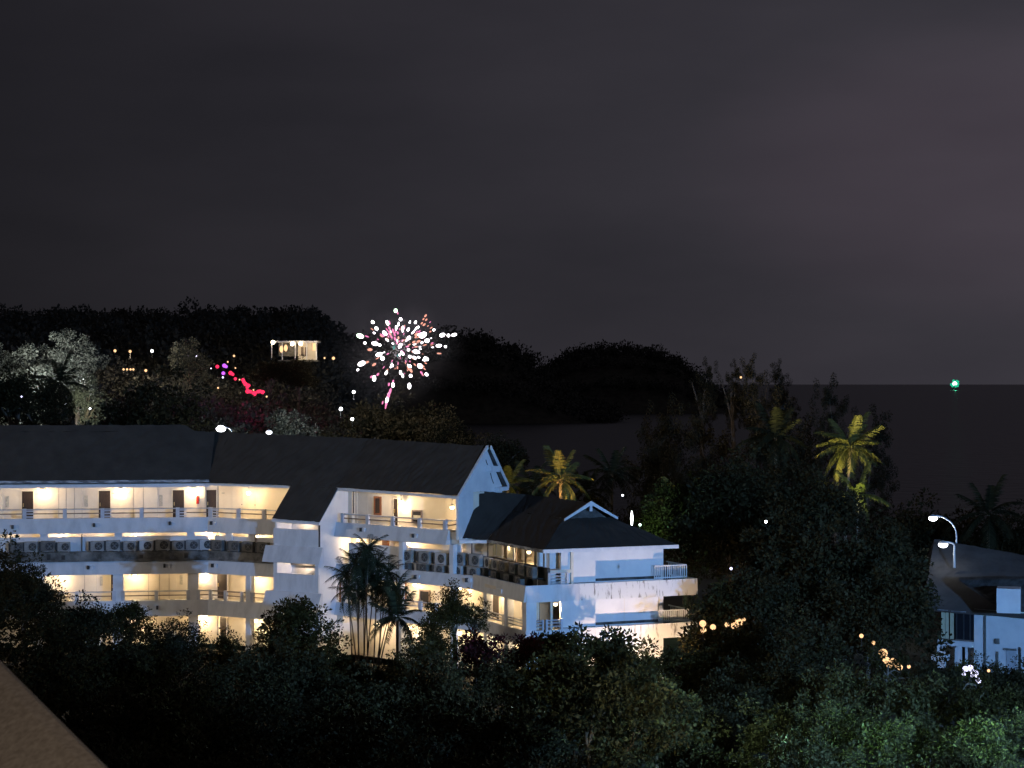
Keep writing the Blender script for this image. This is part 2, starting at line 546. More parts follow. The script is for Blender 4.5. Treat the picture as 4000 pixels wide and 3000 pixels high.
Q1, Q2 = (-21.55, 140.0), (-11.62, 134.4)
LA = Line((-21.55 - 26, 140 - 0.15 * 26), Q1)
LB = Line(Q1, Q2)
cd = Vector((7.51, -6.8, 0)).normalized()
LC = Line(Q2, (Q2[0] + cd.x * 12.4, Q2[1] + cd.y * 12.4))
LD = Line((-2.52, 126.17), (0.82, 118.67))
e_d = Vector((0.915, 0.403, 0)).normalized()
LE = Line((0.82, 118.67), (0.82 + e_d.x * 11.78, 118.67 + e_d.y * 11.78))
tA = LA.L
warm_lights = []

def wall_lamp(L, u, off, z, power=60, hang=0.0, col=(1.0, 0.71, 0.40), size=0.13):
    t = L.t(u, off)
    mb = MB()
    base = L.pt(t, off, z)
    top = L.pt(t, off, z + 0.22 + hang)
    mb.tube([base + Vector((0, 0, 0.08)), top], 0.025, 6)
    mb.tube([base + Vector((0, 0, 0.16)), base + Vector((0, 0, 0.06))], [0.05, 0.13], 9)
    w = hb(mb, 'wall_lamp', M['steel'])
    g = MB().ball(base, size, 10, 7)
    hb(g, 'bulb', M['bulb'], w, smooth=True)
    p = L.pt(t, off - 0.28, z - 0.22)
    light('corridor_light', 'POINT', p, power * 1.35, col, 0.10)

def door(L, u0, u1, off, z0, z1, m='door', handle=True):
    t0, t1 = L.t(u0, off), L.t(u1, off)
    d = L.part('door', M[m], t0, t1, off - 0.05, off - 0.003, z0, z1)
    fr = MB()
    L.box(fr, t0 - 0.07, t0 - 0.002, off - 0.08, off - 0.003, z0, z1 + 0.07)
    L.box(fr, t1 + 0.002, t1 + 0.07, off - 0.08, off - 0.003, z0, z1 + 0.07)
    L.box(fr, t0 - 0.002, t1 + 0.002, off - 0.08, off - 0.003, z1 + 0.002, z1 + 0.07)
    hb(fr, 'door_frame', M['cream'], d)
    if handle:
        L.part('handle', M['brass'], t0 + 0.07, t0 + 0.13, off - 0.12, off - 0.052, z0 + 0.85, z0 + 1.1, parent=d)
    return d

def railing(L, t0, t1, off, z0, z1, posts=(), rails=2, pw=0.13, top='rail', low='raildark', zs=0.0, rh=0.035):
    """zs lifts/lowers the right end (never used for real slopes)"""
    mb = MB(); L.box(mb, t0, t1, off - 0.06, off + 0.05, z1 - 0.075, z1)
    r = hb(mb, 'railing', M[top])
    for k in range(rails - 1):
        zz = z0 + (z1 - z0) * (k + 1) / rails
        L.part('rail', M[low], t0, t1, off - 0.03, off + 0.03, zz - rh, zz + rh, parent=r)
    for t in posts:
        L.part('post', M['post'], t - pw, t + pw, off - 0.10, off + 0.08, z0, z1 + 0.03, parent=r)
    return r

# --- levels (relative to the camera)
PT, PB = -9.45, -10.50      # top parapet band
SB = -10.80                 # bottom of the lit slit on the air conditioner floor
LEDGE = -11.82
B2T, B2B = -12.50, -13.42   # second band
B3T, B3B = -15.30, -16.40   # third band
GR = -18.70

# --- bands (parapets): front line with the foot standing out
def band(L, t0, t1, zt, zb, flare=0.28, m='band', d=0.16):
    return L.part('parapet_band', M[m], t0, t1, 0.0, d, zb, zt, flare=flare)
tBe = LB.L
for zt, zb in ((PT, PB), (B2T, B2B), (B3T, B3B)):
    band(LA, 0, tA + 0.03, zt, zb)
    band(LB, 0.02, tBe - 1.0, zt, zb)
CB = ((-9.45, -10.40), (-12.27, -13.08), (-14.90, -15.75))
tC_par = LC.t(1753)
for i, (zt, zb) in enumerate(CB):
    band(LC, -1.6, tC_par if i == 0 else LC.L - 0.02, zt, zb, flare=0.30)

# --- floors, ceilings and rear walls of the three front wings
for L, t0, t1, lv in ((LA, 0, tA + 0.64, ((PT, PB), (B2T, B2B), (B3T, B3B))), (LB, -0.62, tBe, ((PT - 0.004, PB), (B2T, B2B), (B3T, B3B))), (LC, -0.5, LC.L + 0.6, CB)):
    for i, (zt, zb) in enumerate(lv):
        if L is LC and i == 0:
            t1x = LC.t(1784)
        else:
            t1x = t1
        L.part('floor_slab', M['ceil'], t0, t1x, 0.17, 6.2, zb + 0.06, zt - 0.14)
    L.part('rear_wall', M['plaster'], t0, t1, 6.0, 6.2, GR, -10.6)
    top = LC.t(1784) if L is LC else t1
    L.part('corridor_wall', M['cream'], t0, top, 1.9, 2.1, lv[0][0] - 0.139, -7.02)
    L.part('corridor_wall', M['cream'], t0, t1, 1.9, 2.1, lv[1][0] - 0.139, lv[0][1] + 0.059)
    L.part('corridor_wall', M['cream'], t0, t1, 1.9, 2.1, lv[2][0] - 0.139, lv[1][1] + 0.059)
    L.part('corridor_wall', M['cream'], t0, t1, 1.9, 2.1, GR, lv[2][1] + 0.059)
    L.part('corridor_ceiling', M['ceil'], t0, top, 0.05, 2.6, -7.15, -7.03)
    L.part('floor_slab', M['ceil'], t0, t1, -0.3, 6.2, GR - 0.3, GR)

# --- top floor of the left wings: doors, bright recesses, notices, lamps
zf = PT - 0.12
for u0, u1 in ((86, 130), (386, 431), (675, 719)):
    door(LA, u0, u1, 1.9, zf, -7.62)
door(LA, 806, 845, 1.9, zf, -7.62)
for u0, u1 in ((180, 320), (480, 616), (770, 800), (-90, 8)):      # wall panels standing proud between the rooms
    LA.part('wall_panel', M['cream'], LA.t(u0, 1.72), LA.t(u1, 1.72), 1.72, 1.898, zf, -7.16)
for u in (229, 258, 290, 520, 560):
    LA.part('panel_joint', M['raildark'], LA.t(u, 1.71), LA.t(u, 1.71) + 0.02, 1.705, 1.718, zf + 0.05, -7.3)
for u in (22, 330, 622):
    LA.part('notice_board', M['paper'], LA.t(u, 1.88), LA.t(u + 13, 1.88), 1.87, 1.897, -8.75, -7.95)
for u in (137, 436, 727):
    LA.part('room_number_plate', M['paper'], LA.t(u, 1.88), LA.t(u + 12, 1.88), 1.88, 1.898, -7.86, -7.78)
for u in (168, 472, 760):
    wall_lamp(LA, u, 1.62, -7.52, 62)
wall_lamp(LB, 971, 1.0, -7.72, 95, hang=0.25, size=0.15)
LB.part('room_number_plate', M['paper'], LB.t(866, 1.88), LB.t(876, 1.88), 1.88, 1.898, -7.88, -7.80)
for u in (905, 945, 995):
    LB.part('panel_joint', M['ceil'], LB.t(u, 1.89), LB.t(u, 1.89) + 0.03, 1.885, 1.897, zf, -7.3)
for u in (943, 994):
    LB.part('wall_socket', M['raildark'], LB.t(u, 1.88), LB.t(u + 3, 1.88), 1.88, 1.897, -8.65, -8.58)

ps = [LA.t(u) for u in (-60, 95, 253, 400, 553, 694)]
railing(LA, 0, tA, 0.07, PT, -8.78, ps)
for u in (95, 400, 694):
    t = LA.t(u)
    for zz in (-9.33, -9.12, -8.93):
        LA.part('slat', M['post'], t + 0.14, t + 0.62, 0.02, 0.10, zz - 0.045, zz + 0.045)
railing(LB, 0.1, LB.t(1075), 0.07, PT, -8.78, [LB.t(u) for u in (820, 930, 1030)])
for zz in (-9.33, -9.12, -8.93):
    LB.part('slat', M['post'], LB.t(826), LB.t(852), 0.02, 0.10, zz - 0.045, zz + 0.045)

# --- air conditioner floor of the left wings
for L, cols, lamps in ((LA, (170, 461, 745), (239, 531)), (LB, (877, 967), ())):
    for u in cols:
        t = L.t(u)
        L.part('column', M['plaster'], t - 0.28, t + 0.28, 0.44, 0.60, LEDGE, PB - 0.002)
    t0 = 0 if L is LA else 0.05
    t1 = tA if L is LA else tBe - 0.6
    L.part('service_wall', M['plaster'], t0, t1, 0.62, 0.72, LEDGE - 0.6, SB)
    L.part('equipment_ledge', M['mould'], t0, t1, -0.10, 0.60, -12.46, LEDGE)
    L.part('ledge_lip', M['mould'], t0, t1, -0.22, 0.3, B2T + 0.003, B2T + 0.13)
for u in (318, 466, 40):
    LA.part('downpipe', M['acdirty'], LA.t(u, 0.55), LA.t(u, 0.55) + 0.07, 0.50, 0.58, -11.8, PB)
for k, u in enumerate((183, 310, 410, 545, 655, 770, 240, 470, 610, 720)):
    t = LA.t(u, -0.11)
    LA.part('ledge_block' if k % 3 else 'drain_hole', M['mould'] if k % 3 else M['blackwall'], t, t + (0.9 if k % 3 else 0.25), -0.14, -0.102, -12.34 + 0.03 * (k % 2), -11.95 - 0.04 * (k % 4))
for u in (239, 531):
    wall_lamp(LA, u, 1.5, -10.72, 55)
wall_lamp(LB, 823, 1.5, -10.74, 60)
wall_lamp(LB, 1003, 1.4, -10.78, 75)

# --- lower open floors of the left wings
zf3 = B3T - 0.12
for u0, u1 in ((434, 450), (733, 749)):
    door(LA, u0, u1, 1.9, zf3, -13.62)
door(LB, 851, 889, 1.9, zf3, -13.62)
door(LA, 764, 775, 1.9, zf3, -13.62)
for u0, u1 in ((240, 376), (545, 690)):
    LA.part('wall_panel', M['cream'], LA.t(u0, 1.72), LA.t(u1, 1.72), 1.72, 1.898, zf3, -13.4)
for u in (623, 660, 330, 580):
    LA.part('panel_joint', M['raildark'], LA.t(u, 1.71), LA.t(u, 1.71) + 0.02, 1.705, 1.718, zf3, -13.5)
for u in (390, 702):
    LA.part('notice_board', M['paper'], LA.t(u, 1.88), LA.t(u + 11, 1.88), 1.87, 1.897, -14.4, -13.75)
for L, cols in ((LA, (150, 461, 755)), (LB, (968,))):
    for u in cols:
        t = L.t(u)
        w = 0.36 if L is LA else 0.20
        L.part('column', M['plaster'], t - w, t + w, 0.0, 0.5, B3T, B2B - 0.002)
        L.part('column', M['plaster'], t - w, t + w, 0.0, 0.5, GR, B3B - 0.002)
railing(LA, 0, tA, 0.07, B3T, -14.63, [LA.t(u) for u in (300, 445, 480, 611, 735, 775)])
railing(LB, 0.05, LB.t(1045), 0.07, B3T, -14.63, [LB.t(u) for u in (822, 880, 945, 985)], low='raildark', top='raildark')
for u in (239, 526):
    wall_lamp(LA, u, 1.5, -13.66, 55)
wall_lamp(LB, 808, 1.5, -13.70, 60)
wall_lamp(LB, 1003, 1.4, -13.74, 75)
door(LB, 862, 886, 1.9, GR, -16.75)
for L, u in ((LA, 250), (LA, 526), (LB, 803), (LB, 998)):
    wall_lamp(L, u, 1.2, -16.72, 85, size=0.14)
for L, u, z in ((LA, 45, -10.0), (LA, 363, -9.92), (LA, 659, -9.85), (LB, 824, -9.85), (LA, 340, -12.9), (LA, 638, -12.85), (LB, 829, -12.85), (LA, 610, -15.8)):
    t = L.t(u, -0.15)
    L.part('drain_spout', M['blackwall'], t, t + 0.15, -0.30, -0.02, z - 0.13, z + 0.13)
    L.part('spout_collar', M['trim'], t + 0.2, t + 0.42, -0.22, -0.08, z - 0.14, z + 0.12)

# --- top floor of the gabled wing
LCz = -9.57
tg = LC.t(1784)
for u0, u1 in ((1355, 1358), (1380, 1383)):
    LC.part('dark_strip', M['door'], LC.t(u0, 1.39), LC.t(u1, 1.39), 1.37, 1.398, -8.9, -7.3)
LC.part('column', M['cream'], LC.t(1360, 1.5), LC.t(1379, 1.5), 1.4, 1.66, LCz, -7.16)
def window(L, u0, u1, off, z0, z1, fm, gm, fr=0.08, curtain=None):
    t0, t1 = L.t(u0, off), L.t(u1, off)
    mb = MB()
    L.box(mb, t0, t0 + fr, off - 0.09, off - 0.003, z0, z1)
    L.box(mb, t1 - fr, t1, off - 0.09, off - 0.003, z0, z1)
    L.box(mb, t0 + fr + 0.002, t1 - fr - 0.002, off - 0.09, off - 0.003, z1 - fr, z1)
    L.box(mb, t0 + fr + 0.002, t1 - fr - 0.002, off - 0.09, off - 0.003, z0, z0 + fr)
    w = hb(mb, 'window', M[fm])
    L.part('pane', M[gm], t0 + fr + 0.004, t1 - fr - 0.004, off - 0.05, off - 0.02, z0 + fr + 0.004, z1 - fr - 0.004, parent=w)
    if curtain:
        L.part('curtain', M['curtain'], t0 + fr + 0.05, t1 - fr - 0.05, off - 0.06, off - 0.052, z0 + 0.25, z1 - 0.35, parent=w)
    return w
window(LC, 1463, 1491, 1.9, -8.95, -7.68, 'redwood', 'door', 0.12)
door(LC, 1540, 1556, 1.9, LCz, -7.78)
window(LC, 1611, 1651, 1.9, -9.35, -8.45, 'raildark', 'glassdark', 0.10, True)
for u in (1400, 1435, 1738):
    LC.part('panel_joint', M['ceil'], LC.t(u, 1.89), LC.t(u, 1.89) + 0.025, 1.885, 1.897, LCz, -7.3)
wall_lamp(LC, 1567, 1.55, -7.95, 90, hang=0.3, size=0.14)
wall_lamp(LC, 1766, 0.9, -8.05, 90, hang=0.3, size=0.14)
tp = LC.t(1753)
railing(LC, 0.1, tp, 0.07, -9.45, -8.82, [LC.t(u) for u in (1337, 1434, 1532, 1637, 1737)])
LC.part('pier', M['plaster'], LC.t(1758, 0.45), LC.t(1796, 0.45), 0.45, 0.6, -10.9, -9.46)
# return of the railing and band at the gable end
LR = Line(tuple(LC.pt(tp, 0.0, 0))[:2], tuple(LC.pt(tp + 0.001, 1.9, 0))[:2])
railing(Line(tuple(LC.pt(tp - 0.05, 0.10, 0))[:2], tuple(LC.pt(tp - 0.05, 1.8, 0))[:2]), 0.06, 1.6, 0.0, -9.45, -8.82, (1.5,), pw=0.06)
LC.part('corridor_end_wall', M['cream'], tg - 0.25, tg - 0.003, 0.75, 1.898, LCz, -7.17)

# --- air conditioner floor of the gabled wing
for u in (1565, 1762):
    t = LC.t(u)
    LC.part('column', M['plaster'], t - 0.17, t + 0.17, 0.02, 0.4, CB[1][0], CB[0][1] - 0.002)
LC.part('service_wall', M['plaster'], 0.05, LC.t(1772, 0.66), 0.62, 0.72, -12.4, -10.86)
LC.part('equipment_ledge', M['mould'], 0.05, LC.L, 0.20, 0.60, -12.60, -12.45)
for t0u, t1u in ((1328, 1336), (1494, 1517), (1572, 1584)):
    LC.part('slit_pier', M['redwood'], LC.t(t0u, 1.4), LC.t(t1u, 1.4), 1.35, 1.5, -12.3, -10.41)
wall_lamp(LC, 1594, 1.5, -10.68, 70)
wall_lamp(LC, 1400, 1.5, -10.70, 60)
wall_lamp(LC, 1345, 1.2, -13.55, 55)
wall_lamp(LC, 1480, 1.4, -13.40, 60)
wall_lamp(LC, 1620, 1.4, -13.40, 60)
wall_lamp(LC, 1795, 1.0, -13.30, 70)
for u0, u1 in ((1318, 1328), (1574, 1584)):
    LC.part('pier', M['redwood'], LC.t(u0, 0.4), LC.t(u1, 0.4), 0.35, 0.5, -15.0, CB[1][1] - 0.002)
for u in (1560, 1765):
    t = LC.t(u)
    LC.part('column', M['plaster'], t - 0.17, t + 0.17, 0.02, 0.4, CB[2][0], CB[1][1] - 0.003)
    LC.part('column', M['plaster'], t - 0.17, t + 0.17, 0.02, 0.4, GR, CB[2][1] - 0.003)
window(LC, 1640, 1682, 1.9, -14.7, -13.75, 'raildark', 'glassdark', 0.1)
railing(LC, 0.1, LC.L, 0.07, CB[2][0], -14.28, [LC.t(u) for u in (1340, 1440, 1640, 1700, 1820)], low='rail')
for u, pw in ((1345, 75), (1480, 70), (1600, 70), (1795, 60)):
    wall_lamp(LC, u, 1.2, -16.25, pw, size=0.14)
for u, z in ((1410, -9.8), (1614, -9.95), (1622, -12.65), (1822, -12.55)):
    t = LC.t(u, -0.15)
    LC.part('drain_spout', M['blackwall'], t, t + 0.14, -0.30, -0.02, z - 0.14, z + 0.12)
    LC.part('spout_collar', M['trim'], t + 0.22, t + 0.42, -0.25, -0.08, z - 0.12, z + 0.12)

# --- stair tower between the two
TO = 2.0
tt0, tt1 = LB.t(1068, -TO), LB.t(1244, -TO)
def tw(name, m, z0, z1, o0=-TO, o1=-TO + 0.15, flare=0.0, x0=0.0, x1=0.0, z0b=None, z1b=None):
    return LB.part(name, M[m], tt0 - x0, tt1 + x1, o0, o1, z0, z1, flare=flare, z0b=z0b, z1b=z1b)
tw('sill_panel', 'band', -11.05, -9.85)
tw('sloped_awning', 'band', -12.12, -11.02, o0=-TO - 0.16, o1=-TO - 0.002, flare=0.42, x0=0.55, x1=0.45)
tw('sill_panel', 'band', -14.15, -12.90)
tw('sloped_awning', 'band', -15.15, -14.12, o0=-TO - 0.16, o1=-TO - 0.002, flare=0.42, x0=0.55, x1=0.35)
tw('sill_panel', 'band', GR, -16.2)
LB.part('tower_wall', M['plaster'], tt0, tt0 + 0.16, -TO + 0.152, 1.9, GR, -9.4)
LB.part('tower_wall', M['plaster'], tt1 - 0.16, tt1, -TO + 0.152, 1.9, GR, -9.4)
LB.part('tower_corner', M['plaster'], tt0, tt0 + 0.3, -TO + 0.003, -TO + 0.16, -12.9, -12.1)
LB.part('tower_corner', M['plaster'], tt1 - 0.3, tt1, -TO + 0.003, -TO + 0.16, -12.9, -12.1)
LB.part('downpipe', M['blackwall'], tt1 + 0.02, tt1 + 0.10, -TO - 0.02, -TO + 0.07, -11.0, -9.5)
# side wall filling the triangle under the roof slope
mb = MB()
pts = [LB.pt(tt1 - 0.16, -TO + 0.152, -9.397), LB.pt(tt1 - 0.16, 1.9, -9.397), LB.pt(tt1 - 0.16, 1.9, -7.2), LB.pt(tt1 - 0.16, -0.1, -7.35)]
mb.prism(pts, LB.d * 0.16); hb(mb, 'tower_side_gable', M['plaster'])
mb = MB()
pts = [LB.pt(tt0, -TO + 0.152, -9.397), LB.pt(tt0, 1.9, -9.397), LB.pt(tt0, 1.9, -7.2), LB.pt(tt0, -0.1, -7.35)]
mb.prism(pts, LB.d * 0.16); hb(mb, 'tower_side_gable', M['plaster'])
LB.part('tower_back_wall', M['cream'], tt0 + 0.17, tt1 - 0.17, 0.6, 0.75, GR, -8.6)
for z0, z1 in ((-13.2, -12.2), (-16.0, -15.0)):
    mb = MB()
    mb.prism([LB.pt(tt0 + 1.4, -0.5, z0 - 0.2), LB.pt(tt0 + 1.4, -0.5, z0), LB.pt(tt1 - 0.3, -0.5, z1), LB.pt(tt1 - 0.3, -0.5, z1 - 0.2)], LB.n * 1.0)
    hb(mb, 'stair_flight', M['plaster'])
for z, p in ((-9.6, 45), (-12.3, 75), (-15.3, 45)):
    light('stair_light', 'POINT', LB.pt((tt0 + tt1) / 2 - 0.4, -0.6, z + 0.25), p, (1.0, 0.74, 0.52), 0.12)

# fill lights added to even out the corridors between the wall lamps
def corridor_fills(L, t0, t1, off, z, step, power):
    k = max(1, int((t1 - t0) / step))
    for i in range(k):
        t = t0 + (i + 0.5) * (t1 - t0) / k
        L.part('ceiling_fitting', M['cream'], t - 0.14, t + 0.14, off - 0.14, off + 0.14, z - 0.004, z + 0.06)  # box added as a dummy fitting above the fill light
        light('corridor_fill_light', 'POINT', L.pt(t, off, z - 0.28), power, (1.0, 0.78, 0.52), 0.2)
corridor_fills(LA, 8, tA, 0.75, -7.22, 3.0, 20)
corridor_fills(LB, 0.3, 7.0, 0.75, -7.24, 3.2, 20)
corridor_fills(LA, 8, tA, 1.2, -10.52, 3.0, 16)
corridor_fills(LB, 0.3, 8.0, 1.2, -10.52, 3.8, 14)
corridor_fills(LA, 8, tA, 0.75, -13.45, 3.0, 20)
corridor_fills(LB, 0.3, 8.5, 0.75, -13.45, 3.2, 22)
corridor_fills(LC, 0.3, 7.6, 0.75, -7.30, 3.0, 22)
corridor_fills(LC, 0.3, 7.6, 1.2, -10.44, 3.6, 16)
corridor_fills(LC, 0.3, 9.0, 0.75, -13.12, 3.0, 30)
corridor_fills(LC, 0.3, 9.0, 0.75, -15.80, 3.0, 30)
corridor_fills(LB, 0.3, 9.0, 0.75, -16.45, 4.0, 22)
corridor_fills(LD, 0.5, 8.0, 0.8, -13.10, 2.6, 26)
corridor_fills(LD, 0.5, 8.0, 0.8, -15.80, 3.6, 26)
# --- roofs
def roofgrid(mb, a, b, c, d, nu, nv, j=0.03):
    """quad a-b (eave) to d-c (ridge), subdivided and slightly uneven"""
    n0 = len(mb.v)
    for k in range(nv + 1):
        for i in range(nu + 1):
            s, t = i / nu, k / nv
            p = (a * (1 - s) + b * s) * (1 - t) + (d * (1 - s) + c * s) * t
            mb.v.append((p.x, p.y, p.z + (random.uniform(-j, j))))
    for k in range(nv):
        for i in range(nu):
            q = n0 + k * (nu + 1) + i
            mb.f.append((q, q + 1, q + nu + 2, q + nu + 1))

zeA, zeB0, zeC1 = -6.92, -6.93, -7.16
RD = 2.7
def ridgept(L, t, z, off=RD): return L.pt(t, off, z)
# left wing roof (slightly taller)
tr = LA.t(722, 3.05)
mb = MB()
roofgrid(mb, LA.pt(0, -0.35, zeA), LA.pt(tA + 0.05, -0.35, zeA), LA.pt(tA + 0.45, 2.65, -3.42), LA.pt(0, 2.65, -3.42), 60, 10)
roofgrid(mb, LA.pt(0, 2.65, -3.42), LA.pt(tr + 0.75, 2.65, -3.42), LA.pt(tr, 3.05, -2.96), LA.pt(0, 3.05, -2.96), 50, 2)
roofgrid(mb, LA.pt(0, 3.05, -2.96), LA.pt(tr, 3.05, -2.96), LA.pt(tr + 0.75, 6.5, -7.2), LA.pt(0, 6.5, -7.2), 50, 4)
mb.poly([LA.pt(tr, 3.05, -2.96), LA.pt(tr + 0.75, 2.65, -3.42), LA.pt(tr + 0.75, 6.5, -7.2)])
roofA = hb(mb, 'roof', M['roof'])
# middle and gabled wings
B0 = LB.pt(-3.2, RD, -3.46)
eB0, eB1 = LB.pt(-0.1, -0.35, zeB0), LB.pt(tBe - 0.08, -0.35, -7.02)
corner_r = LB.pt(tBe + 0.45, RD, -3.78)
tgx = LC.t(1790, -0.35)
eC1 = LC.pt(tgx, -0.35, zeC1)
apex = P(1890, 1742, 129.8)
mb = MB()
roofgrid(mb, eB0, eB1, corner_r, LB.pt(-0.1, RD, -3.50), 40, 10)
roofgrid(mb, LB.pt(-3.3, 0.2, -6.4), eB0, LB.pt(-0.1, RD, -3.50), B0, 8, 6)
roofgrid(mb, eB1, eC1, apex, corner_r, 40, 10)
back_e = P(1969, 1893, 131.6)
cb = LB.pt(tBe + 0.9, 6.0, -6.9)
roofgrid(mb, corner_r, apex, back_e, cb, 20, 4)
roofgrid(mb, B0, corner_r, cb, LB.pt(-3.2, 6.0, -6.9), 20, 4)
# tower roof carried down over the stairs
tb0, tb1 = LB.t(1136, -0.35), tBe - 0.02
ev0, ev1 = LB.t(1062, -2.45), LB.t(1248, -2.45)
roofgrid(mb, LB.pt(ev0, -2.45, -9.16), LB.pt(ev1, -2.45, -9.26), LB.pt(tb1, -0.33, -6.99), LB.pt(tb0, -0.33, -6.96), 16, 6)
roofB = hb(mb, 'roof', M['roof'])
# undersides and fascias
mb = MB()
mb.prism([LB.pt(ev0 + 0.02, -2.42, -9.24), LB.pt(ev1 - 0.02, -2.42, -9.34), LB.pt(tb1, -0.30, -7.08), LB.pt(tb0, -0.30, -7.05)], (0, 0, -0.07))
hb(mb, 'tower_soffit', M['plaster'])
LB.part('fascia', M['trim'], ev0, ev1, -2.49, -2.40, -9.38, -9.22, z0b=-9.48, z1b=-9.32)
LA.part('fascia', M['trim'], 0, tA + 0.05, -0.33, -0.25, -7.28, -7.08)
LA.part('gutter', M['gutter'], 0, tA + 0.04, -0.52, -0.36, -6.94, -6.76)
LA.part('soffit', M['plaster'], 0, tA + 0.3, -0.24, 0.3, -7.12, -7.05)
LB.part('fascia', M['trim'], 0.03, tb0, -0.40, -0.30, -7.18, -7.03, z0b=-7.2, z1b=-7.05)
LB.part('soffit', M['plaster'], 0.1, tBe, -0.29, 0.3, -7.15, -7.10)
mb = MB(); LC.box(mb, -0.05, tgx - 0.05, -0.42, -0.33, -7.22, -7.05, z0b=-7.38, z1b=-7.21)
hb(mb, 'fascia', M['trim'])
LC.part('soffit', M['plaster'], 0, tgx - 0.1, -0.32, 0.3, -7.27, -7.22)
# gable end wall, seen from its right side
LG = Line((eC1.x, eC1.y), (back_e.x, back_e.y))
ga = (apex - LG.p0).dot(LG.d)
za, zb_, ze = apex.z - CZ, back_e.z - CZ, -7.26
def gp(t, z, off=0.0): return LG.pt(t, off, z)
Lg = LG.L
mb = MB()
mb.prism([gp(0.12, -10.02, 0.06), gp(Lg - 0.15, -10.02, 0.06), gp(Lg - 0.15, zb_ - 0.12, 0.06), gp(ga, za - 0.14, 0.06), gp(0.12, ze, 0.06)], LG.n * 0.18)
hb(mb, 'gable_wall', M['plaster'])
mb = MB(); mb.prism([gp(-0.05, ze - 0.12, -0.10), gp(-0.05, ze + 0.10, -0.10), gp(ga, za + 0.05, -0.10), gp(ga, za - 0.20, -0.10)], LG.n * 0.155)
hb(mb, 'barge_board', M['trim'])
mb = MB(); mb.prism([gp(ga + 0.002, za - 0.20, -0.34), gp(ga + 0.002, za + 0.05, -0.34), gp(Lg + 0.1, zb_ + 0.03, -0.34), gp(Lg + 0.1, zb_ - 0.20, -0.34)], LG.n * 0.10)
hb(mb, 'barge_board', M['trim'])
mb = MB(); mb.prism([gp(ga + 0.01, za - 0.10, -0.236), gp(Lg, zb_ - 0.02, -0.236), gp(Lg, zb_ - 0.10, -0.236), gp(ga + 0.01, za - 0.18, -0.236)], LG.n * 0.29)
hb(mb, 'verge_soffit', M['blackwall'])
mb = MB(); mb.prism([gp(ga - 0.1, za - 1.28, -0.36), gp(ga - 0.1, za - 1.66, -0.36), gp(ga + 1.05, za - 1.74, -0.36), gp(ga + 1.05, za - 1.36, -0.36)], LG.n * 0.40)
hb(mb, 'gable_tie_beam', M['trim'])
mb = MB(); mb.prism([gp(Lg - 1.15, zb_ - 0.12, -0.30), gp(Lg - 1.15, zb_ - 0.40, -0.30), gp(Lg + 0.12, zb_ - 0.36, -0.30), gp(Lg + 0.12, zb_ - 0.12, -0.30)], LG.n * 0.34)
hb(mb, 'eave_return', M['trim'])
for i, (t0_, z0_, t1_, z1_) in enumerate(((ga - 0.1, za - 0.9, ga + 0.15, za - 1.25), (ga + 0.5, za - 1.8, ga + 0.9, za - 2.5))):
    mb = MB(); mb.tube([gp(t0_, z0_, 0.03), gp((t0_ + t1_) / 2 - 0.05, (z0_ + z1_) / 2, 0.03), gp(t1_, z1_, 0.03)], 0.025, 5)
    hb(mb, 'cable', M['fan'])

# --- the end pavilion: local axes a (along its front) and b (backwards)
def E(a, b, z): return LE.pt(a, b, z)
def ebox(name, m, a0, a1, b0, b1, z0, z1, parent=None, **k):
    return LE.part(name, M[m], a0, a1, b0, b1, z0, z1, parent=parent, **k)
RZ, EZ, GZ = -7.41, -10.02, -8.39
mb = MB()
eL, eR = E(1.12, -0.15, EZ), E(10.35, -0.15, EZ)
gL, gR = E(3.9, 2.95, GZ), E(7.25, 2.95, GZ)
roofgrid(mb, eL, eR, gR, gL, 30, 8)
r0, r1 = E(5.57, 2.5, RZ), E(5.57, 12.3, RZ)
gLf, gRf = E(3.9, 2.5, GZ), E(7.25, 2.5, GZ)
vL = E(1.12, 8.55, EZ)                      # valley foot with the link roof
roofgrid(mb, eL, vL, E(3.9, 11.0, GZ), gL, 20, 6)   # left slope, lower half
roofgrid(mb, gLf, E(3.9, 11.0, GZ), r1, r0, 20, 5)  # left slope, upper half
roofgrid(mb, eR, E(10.35, 12.3, EZ), E(7.25, 12.3, GZ), gR, 20, 6)
roofgrid(mb, gRf, E(7.25, 12.3, GZ), r1, r0, 20, 5)
# link roof towards the gable
k1 = P(1800, 2101, 127.1); k2 = P(1874, 1917, 129.0)
roofgrid(mb, k1, vL, r1, k2, 14, 8)
roofD = hb(mb, 'pavilion_roof', M['roofb'])
mb = MB(); mb.prism([E(4.2, 2.95, GZ - 0.05), E(6.95, 2.95, GZ - 0.05), E(5.57, 2.95, RZ - 0.12)], LE.n * 0.1)
hb(mb, 'gablet_louvre', M['blackwall'])
for s, ga in ((-1, 3.72), (1, 7.43)):
    mb = MB()
    mb.prism([E(ga, 2.38, GZ - 0.12), E(ga, 2.38, GZ + 0.02), E(5.57, 2.38, RZ + 0.10), E(5.57, 2.38, RZ - 0.14)], LE.n * 0.10)
    hb(mb, 'barge_board', M['trim'])
ebox('gablet_king_post', 'trim', 5.48, 5.66, 2.40, 2.47, -7.95, -7.55)
ebox('fascia', 'trim', 1.10, 10.36, -0.20, -0.10, -10.22, -10.0)
ebox('eave_end', 'trim', 9.9, 10.34, -0.09, 1.0, -10.22, -10.04)
ebox('soffit', 'plaster', 1.2, 10.3, -0.09, 1.2, -10.09, -10.05)
mb = MB(); LD2 = Line(tuple(vL)[:2], tuple(eL)[:2])
LD2.box(mb, 0, LD2.L - 0.02, -0.05, 0.04, -10.20, -10.02); hb(mb, 'fascia', M['gutter'])
LK = Line(tuple(k1)[:2], tuple(vL)[:2])
LK.part('fascia', M['trim'], -0.1, LK.L, -0.06, 0.03, -10.26, -10.06)
